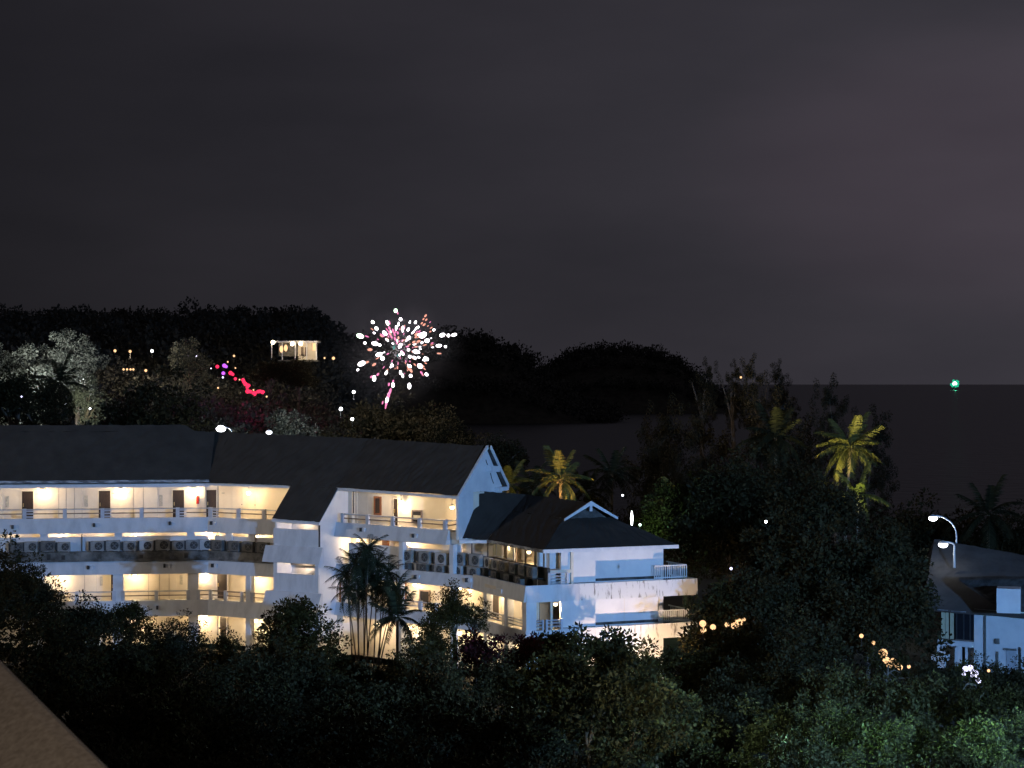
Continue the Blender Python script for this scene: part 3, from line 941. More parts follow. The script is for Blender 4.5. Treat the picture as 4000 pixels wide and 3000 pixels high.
# window row under the eaves
DW = Line(tuple(E(1.5, 8.4, 0))[:2], tuple(E(1.5, 0.12, 0))[:2])
KW = Line(tuple(P(1776, 2100, 129.0))[:2], tuple(DW.p0)[:2])
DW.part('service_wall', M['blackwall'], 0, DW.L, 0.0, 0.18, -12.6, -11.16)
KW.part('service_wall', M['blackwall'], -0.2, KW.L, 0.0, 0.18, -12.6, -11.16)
for L in (DW, KW):
    L.part('inner_wall', M['cream'], -0.2, L.L, 1.6, 1.75, -12.6, -10.05)
    L.part('inner_ceiling', M['ceil'], -0.2, L.L, 0.0, 1.75, -10.16, -10.09)
    L.part('inner_floor', M['ceil'], -0.2, L.L, 0.19, 1.6, -11.5, -11.3)
for u in (1841, 1903):
    KW.part('window_mullion', M['raildark'], KW.t(u, 0) - 0.03, KW.t(u, 0) + 0.03, 0.02, 0.10, -11.158, -10.165)
for u in (2013, 2049, 2086, 2121):
    DW.part('window_mullion', M['raildark'], DW.t(u, 0) - 0.05, DW.t(u, 0) + 0.05, 0.02, 0.10, -11.158, -10.165)
for u0, u1 in ((1917, 1942), (1946, 1963), (1987, 2008), (2097, 2113)):
    a, b_ = DW.t(u0, 0.3), DW.t(u1, 0.3)
    w = DW.part('window', M['trim'], a - 0.14, b_ + 0.14, 0.24, 0.32, -11.15, -10.17)
    DW.part('louvre_pane', M['curtain'], a, b_, 0.20, 0.237, -11.05, -10.3, parent=w)
wall_lamp(KW, 1796, 0.9, -10.55, 42)
wall_lamp(DW, 2066, 0.8, -10.55, 42)
light('corridor_light', 'POINT', DW.pt(2.0, 0.15, -10.4), 22, (1.0, 0.72, 0.42), 0.1)
# walkway bands of the pavilion's left side
LD.part('parapet_band', M['band'], 0.05, LD.L - 0.003, 0.0, 0.16, -13.15, -12.17, flare=0.12)
LD.part('parapet_band', M['band'], 0.05, LD.L - 0.003, 0.0, 0.16, -15.75, -14.90, flare=0.05)
LD.part('floor_slab', M['mould'], 0.0, LD.L - 0.1, 0.165, 1.6, -12.75, -12.55)
LD.part('floor_slab', M['ceil'], 0.0, LD.L - 0.1, 0.165, 3.4, -13.05, -12.76)
LD.part('floor_slab', M['ceil'], 0.0, LD.L - 0.1, 0.165, 3.4, -15.5, -15.15)
LD.part('corridor_wall', M['cream'], -0.5, LD.L - 0.1, 1.7, 1.85, GR, -12.76)
LD.part('painted_patch', M['ceil'], LD.t(1893, -0.07), LD.t(1938, -0.07), -0.075, -0.062, -12.86, -12.58)
LD.part('painted_patch', M['trim'], LD.t(1943, -0.08), LD.t(1961, -0.08), -0.13, -0.07, -12.94, -12.68)
ddoor = door(LD, 1918, 1953, 1.7, -15.1, -13.2)
door(LD, 1988, 1997, 1.7, -15.1, -13.2, handle=False)
for u in (1893, 1974, 2083):
    t = LD.t(min(u, 2050)) if u < 2050 else LD.L - 0.25
    LD.part('column', M['plaster'], t - 0.27, t + 0.27, 0.03, 0.45, -14.9, -13.152)
    LD.part('column', M['plaster'], t - 0.27, t + 0.27, 0.03, 0.45, GR, -15.752)
for ua, ub in ((1850, 1886), (1905, 1962), (1980, 2045)):
    railing(LD, LD.t(ua), LD.t(ub), 0.12, -14.9, -14.28, [LD.t(ub) - 0.05], pw=0.05, rails=3, low='rail')
for u, z in ((1800, -13.3), (1935, -13.25), (2035, -13.25)):
    wall_lamp(LD, max(u, 1852), 1.2, z - 0.05, 58)
wall_lamp(LD, 1900, 1.2, -16.1, 50); wall_lamp(LD, 2000, 1.2, -16.1, 50)

# front of the pavilion
ebox('front_wall', 'plaster', 2.48, 4.82, 0.28, 0.5, GR, -10.06)
ebox('front_wall', 'plaster', 4.823, 9.86, 0.90, 1.1, GR, -10.06)
ebox('right_wall', 'plaster', 9.66, 9.86, 1.102, 12.0, GR, -10.06)
ebox('rear_wall', 'plaster', 1.6, 9.86, 12.0, 12.2, GR, -10.06)
ebox('recess_wall', 'plaster', 1.5, 2.9, 1.5, 1.65, -12.6, -10.06)
ebox('recess_pier', 'plaster', 2.05, 2.475, 1.0, 1.49, -12.3, -10.06)
ebox('corridor_wall', 'cream', 0.6, 2.6, 1.75, 1.9, GR, -13.2)
# slabs with rain streaked parapets
ebox('parapet_band', 'band', 0.03, 3.6, 0.0, 0.16, -13.18, -12.17, flare=0.08)
ebox('parapet_band', 'stained', 3.603, 11.78, 0.0, 0.16, -13.18, -12.17, flare=0.08)
ebox('parapet_band', 'band', 0.03, 3.6, 0.0, 0.16, -15.78, -14.9, flare=0.05)
ebox('parapet_band', 'stained', 3.603, 11.78, 0.0, 0.16, -15.78, -14.88, flare=0.05)
ebox('floor_slab', 'plaster', 0.2, 11.7, 0.165, 3.2, -13.1, -12.76)
ebox('floor_slab', 'plaster', 0.2, 11.7, 0.165, 3.2, -15.7, -15.4)
for z0, z1 in ((-13.18, -12.17), (-15.78, -14.88)):
    ebox('parapet_return', 'stained', 11.62, 11.78, 0.163, 3.2, z0, z1)
ebox('vertical_joint', 'ceil', 7.1, 7.12, 0.885, 0.899, -14.8, -13.2)
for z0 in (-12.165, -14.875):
    ebox('gap_shade_strip', 'blackwall', 4.86, 9.70, 0.86, 0.897, z0, z0 + 0.17)  # dark strips paint in the shaded gap at the wall foot
    ebox('gap_shade_strip', 'blackwall', 2.6, 4.80, 0.25, 0.277, z0 + 0.003, z0 + 0.04)
for a0, a1, b0, z0, z1 in ((5.0, 5.06, 0.84, -12.0, -10.3), (9.5, 9.57, 0.84, -14.7, -13.25)):
    ebox('downpipe', 'ceil', a0, a1, b0, 0.895, z0, z1)
# left balcony with four horizontal slats
rl = ebox('railing', 'rail', 1.55, 2.85, 0.05, 0.13, -11.49, -11.43)
for zz in (-11.66, -11.84, -12.02, -12.14):
    ebox('rail', 'rail', 1.72, 2.85, 0.06, 0.12, zz - 0.03, zz + 0.03, parent=rl)
for a in (1.60, 2.82):
    ebox('post', 'post', a - 0.07, a + 0.07, 0.04, 0.14, -12.17, -11.49, parent=rl)
# lower corridor end
railing(LE, 1.35, 2.45, 0.07, -14.9, -14.28, [1.4, 2.4], pw=0.07, rails=3, low='rail')
railing(LE, 0.75, 1.15, 0.07, -14.9, -14.28, [1.15], pw=0.05, rails=3, low='rail')
ebox('column', 'plaster', 0.3, 0.72, 0.03, 0.42, -14.9, -13.183)
door(LE, 2104, 2112, 1.75, -15.1, -13.3, handle=False)
wall_lamp(LE, 2170, 0.7, -13.42, 62)
# right hand balconies with upright balusters
def balustrade(z0, z1, a0, a1):
    r = ebox('balustrade', 'trim', a0, a1, 0.40, 0.50, z1 - 0.07, z1)
    ebox('bottom_rail', 'trim', a0, a1, 0.41, 0.49, z0 + 0.05, z0 + 0.11, parent=r)
    k = 15
    for i in range(k + 1):
        a = a0 + (a1 - a0) * i / k
        ebox('baluster', 'trim', a - 0.025, a + 0.025, 0.42, 0.48, z0, z1 - 0.07, parent=r)
    ebox('side_rail', 'trim', a1 - 0.07, a1, 0.51, 3.0, z1 - 0.07, z1, parent=r)
    for i in range(1, 12):
        b = 0.5 + 0.2 * i
        ebox('baluster', 'trim', a1 - 0.06, a1 - 0.02, b - 0.02, b + 0.02, z0, z1 - 0.07, parent=r)
balustrade(-12.15, -11.30, 9.0, 11.25)
balustrade(-14.86, -14.10, 9.3, 11.4)

# warm garden floodlight at the foot of the pavilion
GF = E(7.2, -4.3, GR + 0.5)
light('garden_floodlight_beam', 'SPOT', GF, 2350, (1.0, 0.68, 0.43), 0.08, aim=E(7.0, 0.6, -12.4), spot=R(125), blend=0.4)

# ------------------------------------------------------------------ air conditioners: one kind, copied
def make_ac():
    r = bpy.data.objects.new('air_conditioner', None); COL.objects.link(r)
    mb = MB().box((-0.46, -0.17, 0.04), (0.46, 0.17, 0.74))
    mb.box((-0.40, -0.16, 0.0), (-0.30, 0.16, 0.038)); mb.box((0.30, -0.16, 0.0), (0.40, 0.16, 0.038))
    c = mb.build('casing', M['ac'], bevel=0.012); c.parent = r
    fn = MB()
    for k in range(28):
        pass
    ring = [Vector((0.10 + 0.27 * math.cos(2 * math.pi * k / 20), -0.172, 0.39 + 0.27 * math.sin(2 * math.pi * k / 20))) for k in range(20)]
    fn.prism(ring, (0, -0.012, 0))
    f = fn.build('fan_opening', M['fan']); f.parent = r
    bl = MB()
    for k in range(4):
        a = math.pi / 2 * k + 0.4
        d1, d2 = Vector((math.cos(a), 0, math.sin(a))), Vector((math.cos(a + 0.8), 0, math.sin(a + 0.8)))
        c0 = Vector((0.10, -0.19, 0.39))
        bl.prism([c0 + d1 * 0.06, c0 + d1 * 0.24, c0 + d2 * 0.22, c0 + d2 * 0.06], (0, -0.008, 0))
    b2 = bl.build('fan_blade', M['acdirty']); b2.parent = f
    gd = MB()
    for rr in (0.27, 0.18, 0.09):
        pts = [Vector((0.10 + rr * math.cos(2 * math.pi * k / 16), -0.21, 0.39 + rr * math.sin(2 * math.pi * k / 16))) for k in range(17)]
        gd.tube(pts, 0.008, 4, cap=False)
    gd.box((0.05, -0.218, 0.34), (0.15, -0.202, 0.44))
    g = gd.build('fan_guard', M['wire']); g.parent = r
    sd = MB().box((-0.60, -0.14, 0.06), (-0.463, 0.14, 0.70)); s2 = sd.build('side_gap_box', M['fan']); s2.parent = r  # black box paints in the dark gap beside the casing
    return r
AC = make_ac()
AC_CASE = {}
for c in AC.children:
    if c.name.startswith('casing'):
        for k in ('ac', 'acnew', 'acdirty'):
            AC_CASE[k] = c.data.copy(); AC_CASE[k].materials[0] = M[k]
first_ac = [True]
ORD = ['first', 'second', 'third', 'fourth', 'fifth', 'sixth', 'seventh', 'eighth', 'ninth', 'tenth', 'eleventh', 'twelfth']
def ac(L, u, off, z, label, m='ac', rot=0.0, sc=1.0):
    o = AC if first_ac[0] else copy_tree(AC)
    first_ac[0] = False
    p = L.pt(L.t(u, off), off, z)
    o.location = p
    o.rotation_euler = (0, 0, math.atan2(L.d.y, L.d.x) + rot)
    o.scale = (sc, sc, sc)
    tag(o, label, 'air conditioner', 'outdoor air conditioner units on the hotel ledges')
    for c in o.children:
        if c.name.startswith('casing'):
            c.data = AC_CASE[m]
    return o
for i, u in enumerate((62, 118, 184, 246, 376, 438, 503, 567, 631, 692, 748, 803)):
    ac(LA, u + 4, 0.22, LEDGE + 0.002, 'outdoor air conditioner unit, %s from the left on the long left ledge' % ORD[i], 'acnew' if i in (7, 11) else ('acdirty' if i in (0, 2) else 'ac'), sc=1.0 + 0.06 * ((i * 7) % 3 - 1))
for i, u in enumerate((852, 918, 971, 1028)):
    ac(LB, u, 0.22, LEDGE + 0.002, 'outdoor air conditioner unit in brown shadow, %s from the corner towards the stair tower' % ORD[i], 'acdirty')
for i, (u, m_) in enumerate(((1592, 'ac'), (1662, 'ac'), (1726, 'acnew'))):
    ac(LC, u, 0.36, -11.78, 'outdoor air conditioner in the upper row below the gabled wing, %s from the palm' % ORD[i], m_, sc=1.05)
    ac(LC, u - 8, 0.36, -12.445, 'outdoor air conditioner in the lower row below the gabled wing, %s from the palm' % ORD[i], 'acdirty' if i < 2 else 'ac', sc=0.9)
LC.part('rack_shelf', M['steel'], LC.t(1560, 0.3), LC.t(1760, 0.3), 0.15, 0.6, -11.81, -11.785)
KL = Line(tuple(P(1760, 2200, 128.0))[:2], (-2.1, 126.0))
for i, (u, z, m_) in enumerate(((1799, -11.72, 'ac'), (1860, -11.72, 'ac'))):
    ac(KL, u, 0.25, z, 'large pale air conditioner in the upper row at the corner, %s from the gable wall' % ORD[i], m_, sc=1.08)
for i, (u, m_) in enumerate(((1790, 'acnew'), (1850, 'ac'))):
    ac(KL, u, 0.2, -12.50, 'white air conditioner in the lower row at the corner, %s from the gable wall' % ORD[i], m_)
KL.part('rack_shelf', M['steel'], -0.1, KL.L + 0.3, 0.05, 0.5, -11.75, -11.725)
for i, (u, m_) in enumerate(((1908, 'acnew'), (1938, 'ac'), (1968, 'acdirty'), (2008, 'acdirty'), (2044, 'acdirty'), (2078, 'acdirty'))):
    ac(LD, u, 0.85, -11.78, 'air conditioner on the rack under the pavilion windows, %s from the corner' % ORD[i], m_, sc=0.92)
LD.part('rack_shelf', M['blackwall'], 0.1, LD.L - 0.3, 0.6, 1.3, -11.82, -11.785)
for i, u in enumerate((1890, 1935, 1985, 2030)):
    ac(LD, u, 0.80, -12.53, 'grimy air conditioner on the walkway floor below the rack, %s from the corner' % ORD[i], 'acdirty', sc=0.9)

# fire extinguisher on the corridor wall
ex = thing('fire_extinguisher', 'red fire extinguisher hanging on the top corridor wall beside a lamp', 'fire extinguisher', LA.pt(LA.t(772, 1.6), 1.6, -8.6))
mb = MB().tube([(0, 0, 0), (0, 0, 0.5), (0, 0, 0.58)], [0.1, 0.1, 0.03], 10); mb.build('cylinder_body', M['red'], None).parent = ex
mb = MB().tube([(0, 0, 0.58), (0.08, -0.02, 0.66), (0.14, -0.04, 0.5), (0.12, -0.06, 0.2)], 0.02, 5); mb.build('hose', M['fan'], None).parent = ex
# ------------------------------------------------------------------ villa on the right
VL = thing('villa', 'white villa with a dark hipped roof half hidden by trees on the right', 'building', P(3830, 2550, 128))
def vpart(mb, name, m, parent=None):
    o = mb.build(name, m)
    o.parent = parent or VL
    if parent is None:
        o.matrix_parent_inverse = Matrix.Translation(-Vector(VL.location))
    return o
V0 = P(3660, 2385, 130); V1 = P(4010, 2430, 122)
LV = Line(tuple(V0)[:2], tuple(V1)[:2])
LV = Line(tuple(V0)[:2], tuple(V0 + Vector((14, -10.5, 0)))[:2])
def vb(name, m, t0, t1, o0, o1, z0, z1, parent=None):
    mb = MB(); LV.box(mb, t0, t1, o0, o1, z0, z1); return vpart(mb, name, M[m], parent)
zE = -14.9; zM = -16.85; zG = -19.3
tv = lambda u, off=0.0: LV.t(u, off)
vb('wall', 'plaster', tv(3805), 17, 0.0, 0.2, zG, zE + 0.25)
vb('wall', 'plaster', 0, tv(3804), 0.0, 0.2, zM - 0.35, zM + 0.02)
vb('wall', 'plaster', 0, tv(3690), 0.0, 0.2, zG, zM - 0.352)
vb('wall', 'plaster', tv(3708, 1.2), tv(3740, 1.2), 1.2, 1.3, zG, zM - 0.352)
vb('column', 'plaster', tv(3740), tv(3752), 0.0, 0.25, zG, zM - 0.352)
vb('wall', 'plaster', tv(3770, 0.8), tv(3805, 0.8), 0.8, 0.9, zG, zM - 0.352)
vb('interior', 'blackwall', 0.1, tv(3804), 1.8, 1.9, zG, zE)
w = vb('window', 'raildark', tv(3728), tv(3803), 0.06, 0.14, zM + 0.03, zM + 0.12)
for u in (3732, 3760, 3785, 3801):
    vb('window_mullion', 'fan', tv(u), tv(u) + 0.08, 0.05, 0.15, zM + 0.12, zE, parent=w)
vb('pane', 'glassdark', tv(3728), tv(3803), 0.09, 0.11, zM + 0.122, zE, parent=w)
w = vb('window', 'raildark', tv(3666), tv(3722), 0.06, 0.14, zM + 0.03, zM + 0.10)
for u0, u1 in ((3674, 3688), (3690, 3702), (3708, 3722)):
    vb('curtain', 'curtain', tv(u0), tv(u1), 0.12, 0.16, zM + 0.1, zE - 0.12, parent=w)
vb('fascia', 'gutter', tv(3668), tv(3712), -0.4, -0.3, zE - 0.02, zE + 0.09)
vb('fascia', 'gutter', tv(3726), tv(3782), -0.4, -0.3, zE - 0.02, zE + 0.07)
vb('downpipe', 'acdirty', tv(3846, -0.05), tv(3846, -0.05) + 0.1, -0.12, -0.02, zG, zE + 0.1)
vb('downpipe', 'acdirty', tv(3893, -0.05), tv(3893, -0.05) + 0.12, -0.12, -0.02, zG, -17.3)
vb('meter_box', 'acdirty', tv(3888, -0.05), tv(3904, -0.05), -0.16, -0.02, -16.8, -16.45)
w = vb('window', 'rail', tv(3932), tv(3972), -0.05, -0.003, -18.6, -17.15)
vb('hood', 'acdirty', tv(3930), tv(3974), -0.25, -0.052, -17.13, -17.02, parent=w)
vb('downpipe', 'fan', tv(3982, -0.05), tv(3982, -0.05) + 0.1, -0.12, -0.02, zG, -16.9)
pl = vb('planter_ledge', 'plaster', tv(3640, -0.8), tv(3690, -0.8), -0.9, 0.0, -18.15, -17.75)
mb = MB()
ra, rb = LV.pt(-0.8, -0.55, zE - 0.05), LV.pt(18, -0.55, zE - 0.05)
rc, rd = P(4120, 2190, 136), P(3650, 2105, 137)
roofgrid(mb, ra, rb, rc, rd, 24, 10, 0.03)
re_ = P(3560, 2300, 143)
roofgrid(mb, re_, ra, rd, rd, 10, 8, 0.02)
vpart(mb, 'roof', M['roofv'])
# roof dormer: dark pitched recess with a white box
D0 = P(3744, 2268, 129.5); D1 = P(3890, 2368, 125.0)
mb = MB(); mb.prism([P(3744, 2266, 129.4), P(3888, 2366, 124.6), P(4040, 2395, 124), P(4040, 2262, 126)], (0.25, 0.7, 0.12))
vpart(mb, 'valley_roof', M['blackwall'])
LV2 = Line(tuple(P(3893, 2300, 124.0))[:2], tuple(P(3893, 2300, 124.0) + Vector((3.2, -0.9, 0)))[:2])
mb = MB(); LV2.box(mb, 0, 1.45, 0, 1.5, -14.4, -12.86); vpart(mb, 'dormer_box', M['plaster'])

# ------------------------------------------------------------------ street lamps
def street_lamp(loc_head, pole_xy, ztop, label, zbase, power, col=(0.86, 0.93, 1.0), r=0.16, group=None, swan=True):
    base = Vector((pole_xy[0], pole_xy[1], zbase))
    t = thing('street_lamp', label, 'street lamp', base, group)
    h = Vector(loc_head) - base
    mb = MB().tube([(0, 0, 0), (0, 0, ztop - zbase)], [0.09, 0.06], 8); mb.build('pole', M['polewhite']).parent = t
    a = Vector((0, 0, ztop - zbase))
    pts = []
    for k in range(9):
        s = k / 8 * math.pi / 2
        pts.append((h.x * (1 - math.cos(s)), h.y * (1 - math.cos(s)), a.z + (h.z + 0.14 - a.z) * math.sin(s)))
    mb = MB().tube(pts, [0.055] * 9, 7); mb.build('arm', M['polewhite'], smooth=True).parent = t
    mb = MB().tube([h + Vector((0, 0, 0.2)), h + Vector((0, 0, 0.05))], [0.08, r * 1.35], 10); mb.build('lamp_hood', M['polewhite']).parent = t
    mb = MB().ball(h - Vector((0, 0, 0.06)), r, 12, 8, (1.25, 1.0, 0.8)); mb.build('lamp_globe', M['white_lamp'], smooth=True).parent = t
    light('street_light', 'POINT', Vector(loc_head) - Vector((0, 0, 0.32)), power, col, 0.12)
    return t
h1_ = P(3645, 2021, 142); h2_ = P(3684, 2124, 133)
street_lamp(h1_, (P(3736, 2160, 142).x, 142), P(3736, 2092, 142).z, 'upper white street lamp on a tall curved pole behind the villa roof', 8.5, 300, r=0.26)
street_lamp(h2_, (P(3728, 2137, 133).x, 133), P(3728, 2132, 133).z, 'lower white street lamp on a short arm over the villa roof', 15.6, 22, r=0.26)
h3_ = P(863, 1672, 172)
street_lamp(h3_, (P(905, 1690, 172).x, 172), P(905, 1688, 172).z, 'white street lamp rising behind the hotel roof', 9.3, 700, r=0.34)
h4_ = P(1051, 1686, 185)
street_lamp(h4_, (P(1060, 1700, 185).x, 185), P(1060, 1692, 185).z, 'smaller white street lamp behind the hotel roof ridge', 9.3, 250, r=0.22)

# ------------------------------------------------------------------ trees
def crown_mesh(name, seed, ncl, per, leaf, m, flat=0.8, cr=(0.20, 0.36), droop=0.0, low=-0.45, tall=1.0):
    """unit crown: leaves gathered in clumps through an uneven volume; returns mesh and clump centres"""
    g = np.random.default_rng(seed)
    nb = 6 + seed % 4
    boughs = []
    for i in range(nb):
        an = i * 2.4 + g.uniform(-.5, .5)
        rr = 0.62 * math.sqrt((i + 0.4) / nb) * g.uniform(0.8, 1.15)
        boughs.append((np.array([rr * math.cos(an), rr * math.sin(an), g.uniform(-.60, .55) * (1.2 - rr)]), g.uniform(0.36, 0.58)))
    cs = []
    while len(cs) < ncl:
        bc, br = boughs[int(g.integers(0, nb))]
        d = g.normal(size=3); d /= np.linalg.norm(d)
        if d[2] < low: continue
        r = br * (0.55 + 0.5 * g.random())
        if g.random() < 0.10: r = br * g.uniform(1.05, 1.5)          # sprigs that stand out of the outline
        p = bc + d * r
        cs.append(p)
    cs = np.array(cs)
    cs -= (cs.max(0) + cs.min(0)) / 2
    cs *= np.array([1, 1, flat]) / np.percentile(np.abs(cs), 97, axis=0)
    cs *= 0.93
    pos, ax = [], []
    for c in cs:
        q = (cr[0] + (cr[1] - cr[0]) * g.random()) * 0.8
        d = g.normal(size=(per, 3)); d /= np.linalg.norm(d, axis=1, keepdims=True)
        pos.append(c + d * q * (g.random((per, 1)) ** 0.4) * np.array([1, 1, 0.75 * tall]))
        ax.append(d * 0.9 + g.normal(size=(per, 3)) * 0.6 + np.array([0, 0, -droop]))
    pos, ax = np.concatenate(pos), np.concatenate(ax)
    n = len(pos)
    Ls = leaf * (0.45 + 1.2 * g.random(n) ** 1.6)
    return leaf_mesh(name, pos, ax, Ls, Ls * 0.55, m), cs

CROWN = {}
for k, (seed, ncl, per, leaf, mm, fl) in {
        'broad': (1, 95, 110, 0.085, 'leaf', 0.8), 'broad2': (2, 110, 105, 0.07, 'leaf', 0.9), 'dense': (3, 150, 120, 0.06, 'leaf2', 0.82),
        'dense2': (4, 140, 110, 0.065, 'leaf2', 0.75), 'sparse': (5, 44, 90, 0.085, 'leaf', 1.0), 'pale': (6, 80, 100, 0.075, 'leafpale', 0.85),
        'shrub': (7, 40, 110, 0.12, 'leaf', 0.7), 'flower': (8, 46, 110, 0.10, 'leafred', 0.6), 'darkshrub': (9, 44, 110, 0.11, 'leaf2', 0.7)}.items():
    CROWN[k] = crown_mesh('crown_' + k, seed, ncl, per, leaf, M[mm], fl)
CROWN['feather'] = crown_mesh('crown_feather', 21, 150, 150, 0.05, M['needle'], 1.9, (0.12, 0.24), 0.9, -0.8, 1.6)
CROWN['far'] = crown_mesh('crown_far', 22, 90, 130, 0.075, M['leafgrey'], 1.1, (0.16, 0.32))

def tree(kind, u, vtop, wpx, y, label, group=None, name='broadleaf_tree', bark='bark', flat=None, dy=0.0, cat='tree', limbs=7, squash=1.0):
    """a tree whose crown is wpx photo pixels wide with its top at row vtop, standing at depth y"""
    me, cs = CROWN[kind]
    r = wpx / 2 / F * y
    top = CZ + (1500 - vtop) / F * y
    fl = {'feather': 1.75, 'dense2': 0.75, 'shrub': 0.7, 'flower': 0.65, 'far': 1.05, 'sparse': 1.0}.get(kind, 0.85) * squash
    x = (u - 2000) / F * y
    g = ground_h(x, y)
    zc = top - r * fl * 1.12
    t = thing(name, label, cat, (x, y, g), group)
    rot = random.uniform(0, 6.28)
    c = link('crown', me, t, (0, 0, zc - g), (0, 0, rot), (r, r, r * squash))
    mb = MB()
    H0 = max(zc - g, 0.4)
    hgt = H0 + 0.1 * r
    b = 0.035 * max(hgt, 2) * 0.6 + 0.05
    wob = [Vector((random.uniform(-.15, .15) * r * s, random.uniform(-.15, .15) * r * s, hgt * s)) for s in (0.33, 0.66, 1.0)]
    mb.tube([Vector((0, 0, -0.3))] + wob, [b, b * 0.8, b * 0.62, b * 0.35], 7)
    rm = Matrix.Rotation(rot, 3, 'Z')
    for i in range(limbs):
        cc = Vector(cs[(i * 7) % len(cs)]); cc = rm @ Vector((cc.x * r, cc.y * r, cc.z * r * squash)) + Vector((0, 0, zc - g))
        st = wob[1].lerp(wob[2], random.random())
        mid = st.lerp(cc, 0.5) + Vector((0, 0, 0.12 * r))
        mb.tube([st, mid, cc], [b * 0.4, b * 0.26, b * 0.1], 5)
    mb.build('trunk', M[bark], None).parent = t
    return t

def G(y): return y

# a thicket along the near slope, left to right: (kind, col, top row, width px, depth, label)
near = [
 ('dense', -40, 2090, 430, 108, 'big black leafy tree at the left edge covering the hotel corner'),
 ('dense', 95, 2165, 290, 103, 'rounded dark crown bulging over the left air conditioner ledge'),
 ('dense2', 300, 2330, 300, 104, 'dark tree under the left open corridor, next to the big edge tree'),
 ('broad', 505, 2352, 170, 106, 'small loose crown poking up below the lit lower left corridor'),
 ('dense', 690, 2392, 250, 105, 'dark rounded tree hiding the lower lamps left of the stair tower'),
 ('broad2', 905, 2470, 230, 104, 'low dark tree left of the tower foot with lit gaps beside it'),
 ('broad', 1165, 2335, 290, 107, 'bushy tree in front of the foot of the stair tower'),
 ('sparse', 1045, 2430, 130, 108, 'thin sprig of leaves against the lit wall beside the tower foot'),
 ('broad2', 1770, 2275, 200, 108, 'leafy tree rising in front of the lower corridor of the gabled wing'),
 ('broad2', 1690, 2400, 220, 105, 'dark tree just right of the tall clump palm'),
 ('sparse', 1860, 2330, 130, 109, 'thin leafy branch end before the corridor below the pavilion walkway'),
 ('flower', 1880, 2470, 240, 106, 'bougainvillea with dull red flowers under the pavilion walkway'),
 ('flower', 2050, 2478, 200, 107, 'bougainvillea bush with red tips beside the pavilion corner'),
 ('shrub', 2150, 2470, 180, 108, 'spiky shrub below the blue lit corner of the pavilion'),
 ('broad', 2300, 2462, 330, 103, 'rounded green crown in front of the pavilion lower wall'),
 ('broad2', 2490, 2540, 260, 101, 'dark green crown below the lit end of the pavilion base'),
 ('broad', 2230, 2560, 420, 96, 'broad green tree with pale thin trunks at bottom centre'),
 ('pale', 2570, 2660, 420, 90, 'pale green leafy tree at the bottom right of the pale trunks'),
 ('dense2', 2010, 2560, 330, 98, 'dark tree between the bougainvillea and the bottom centre'),
 ('dense', 1700, 2500, 420, 97, 'dark crown at the bottom, below the small palm'),
 ('dense', 1350, 2600, 420, 96, 'dark crown at the bottom, below the clump palm stems'),
 ('dense2', 1050, 2500, 400, 98, 'dark crown at the bottom left of the clump palm'),
 ('dense', 760, 2530, 420, 95, 'black crown on the lower left slope below the lit gaps'),
 ('dense2', 480, 2450, 420, 93, 'black crown on the lower left slope right of the parapet'),
 ('broad', 1215, 2510, 250, 103, 'leafy tree hiding the right foot of the stair tower'),
 ('dense2', 1190, 2600, 320, 100, 'black tree below the foot of the stair tower'),
 ('broad2', 1500, 2570, 300, 103, 'dark tree covering the roots of the small palm'),
 ('broad', 1420, 2585, 220, 105, 'leafy shrub among the stems of the clump palm'),
 ('darkshrub', 1330, 2565, 230, 104, 'dark shrub left of the clump palm roots'),
 ('broad', 2690, 2522, 250, 113, 'dark tree in the gap between the pavilion and the right wood'),
 ('dense2', 2840, 2610, 320, 103, 'black tree under the orange lamps right of the pavilion'),
 ('dense', 2760, 2720, 360, 96, 'black tree filling the gap right of the pale green tree'),
 ('dense2', 3000, 2640, 360, 100, 'black tree below the dark wood right of the orange lamps'),
 ('dense', 3180, 2610, 320, 101, 'black tree left of the orange lamp cluster by the villa'),
 ('dense', 170, 2360, 480, 90, 'black crown on the lower left slope above the parapet'),
]
for k, u, v, w_, y, lab in near:
    tree(k, u, v, w_, y, lab, 'trees in front of the hotel', name='flowering_bush' if k == 'flower' else ('shrub' if k in ('shrub', 'darkshrub') else 'broadleaf_tree'), cat='bush' if k in ('flower', 'shrub', 'darkshrub') else 'tree', bark='palebark' if u in (2230, 2570) else 'bark')
# lower rows of the same thicket, indistinguishable in the dark
for i, (u, v, w_, y) in enumerate(((250, 2620, 560, 78), (620, 2640, 560, 76), (980, 2660, 560, 77), (1330, 2730, 560, 78), (1680, 2680, 560, 76), (2000, 2720, 480, 77),
                                   (430, 2860, 560, 64), (820, 2880, 560, 63), (1200, 2900, 560, 64), (1600, 2900, 560, 62), (1950, 2920, 520, 63), (2350, 2940, 420, 70))):
    tree(('dense', 'dense2')[i % 2], u, v, w_, y, 'black tree crown in the %s unlit row along the bottom, %s from the left' % (('upper', ORD[i]) if i < 6 else ('lowest', ORD[i - 6])), 'black trees along the bottom')
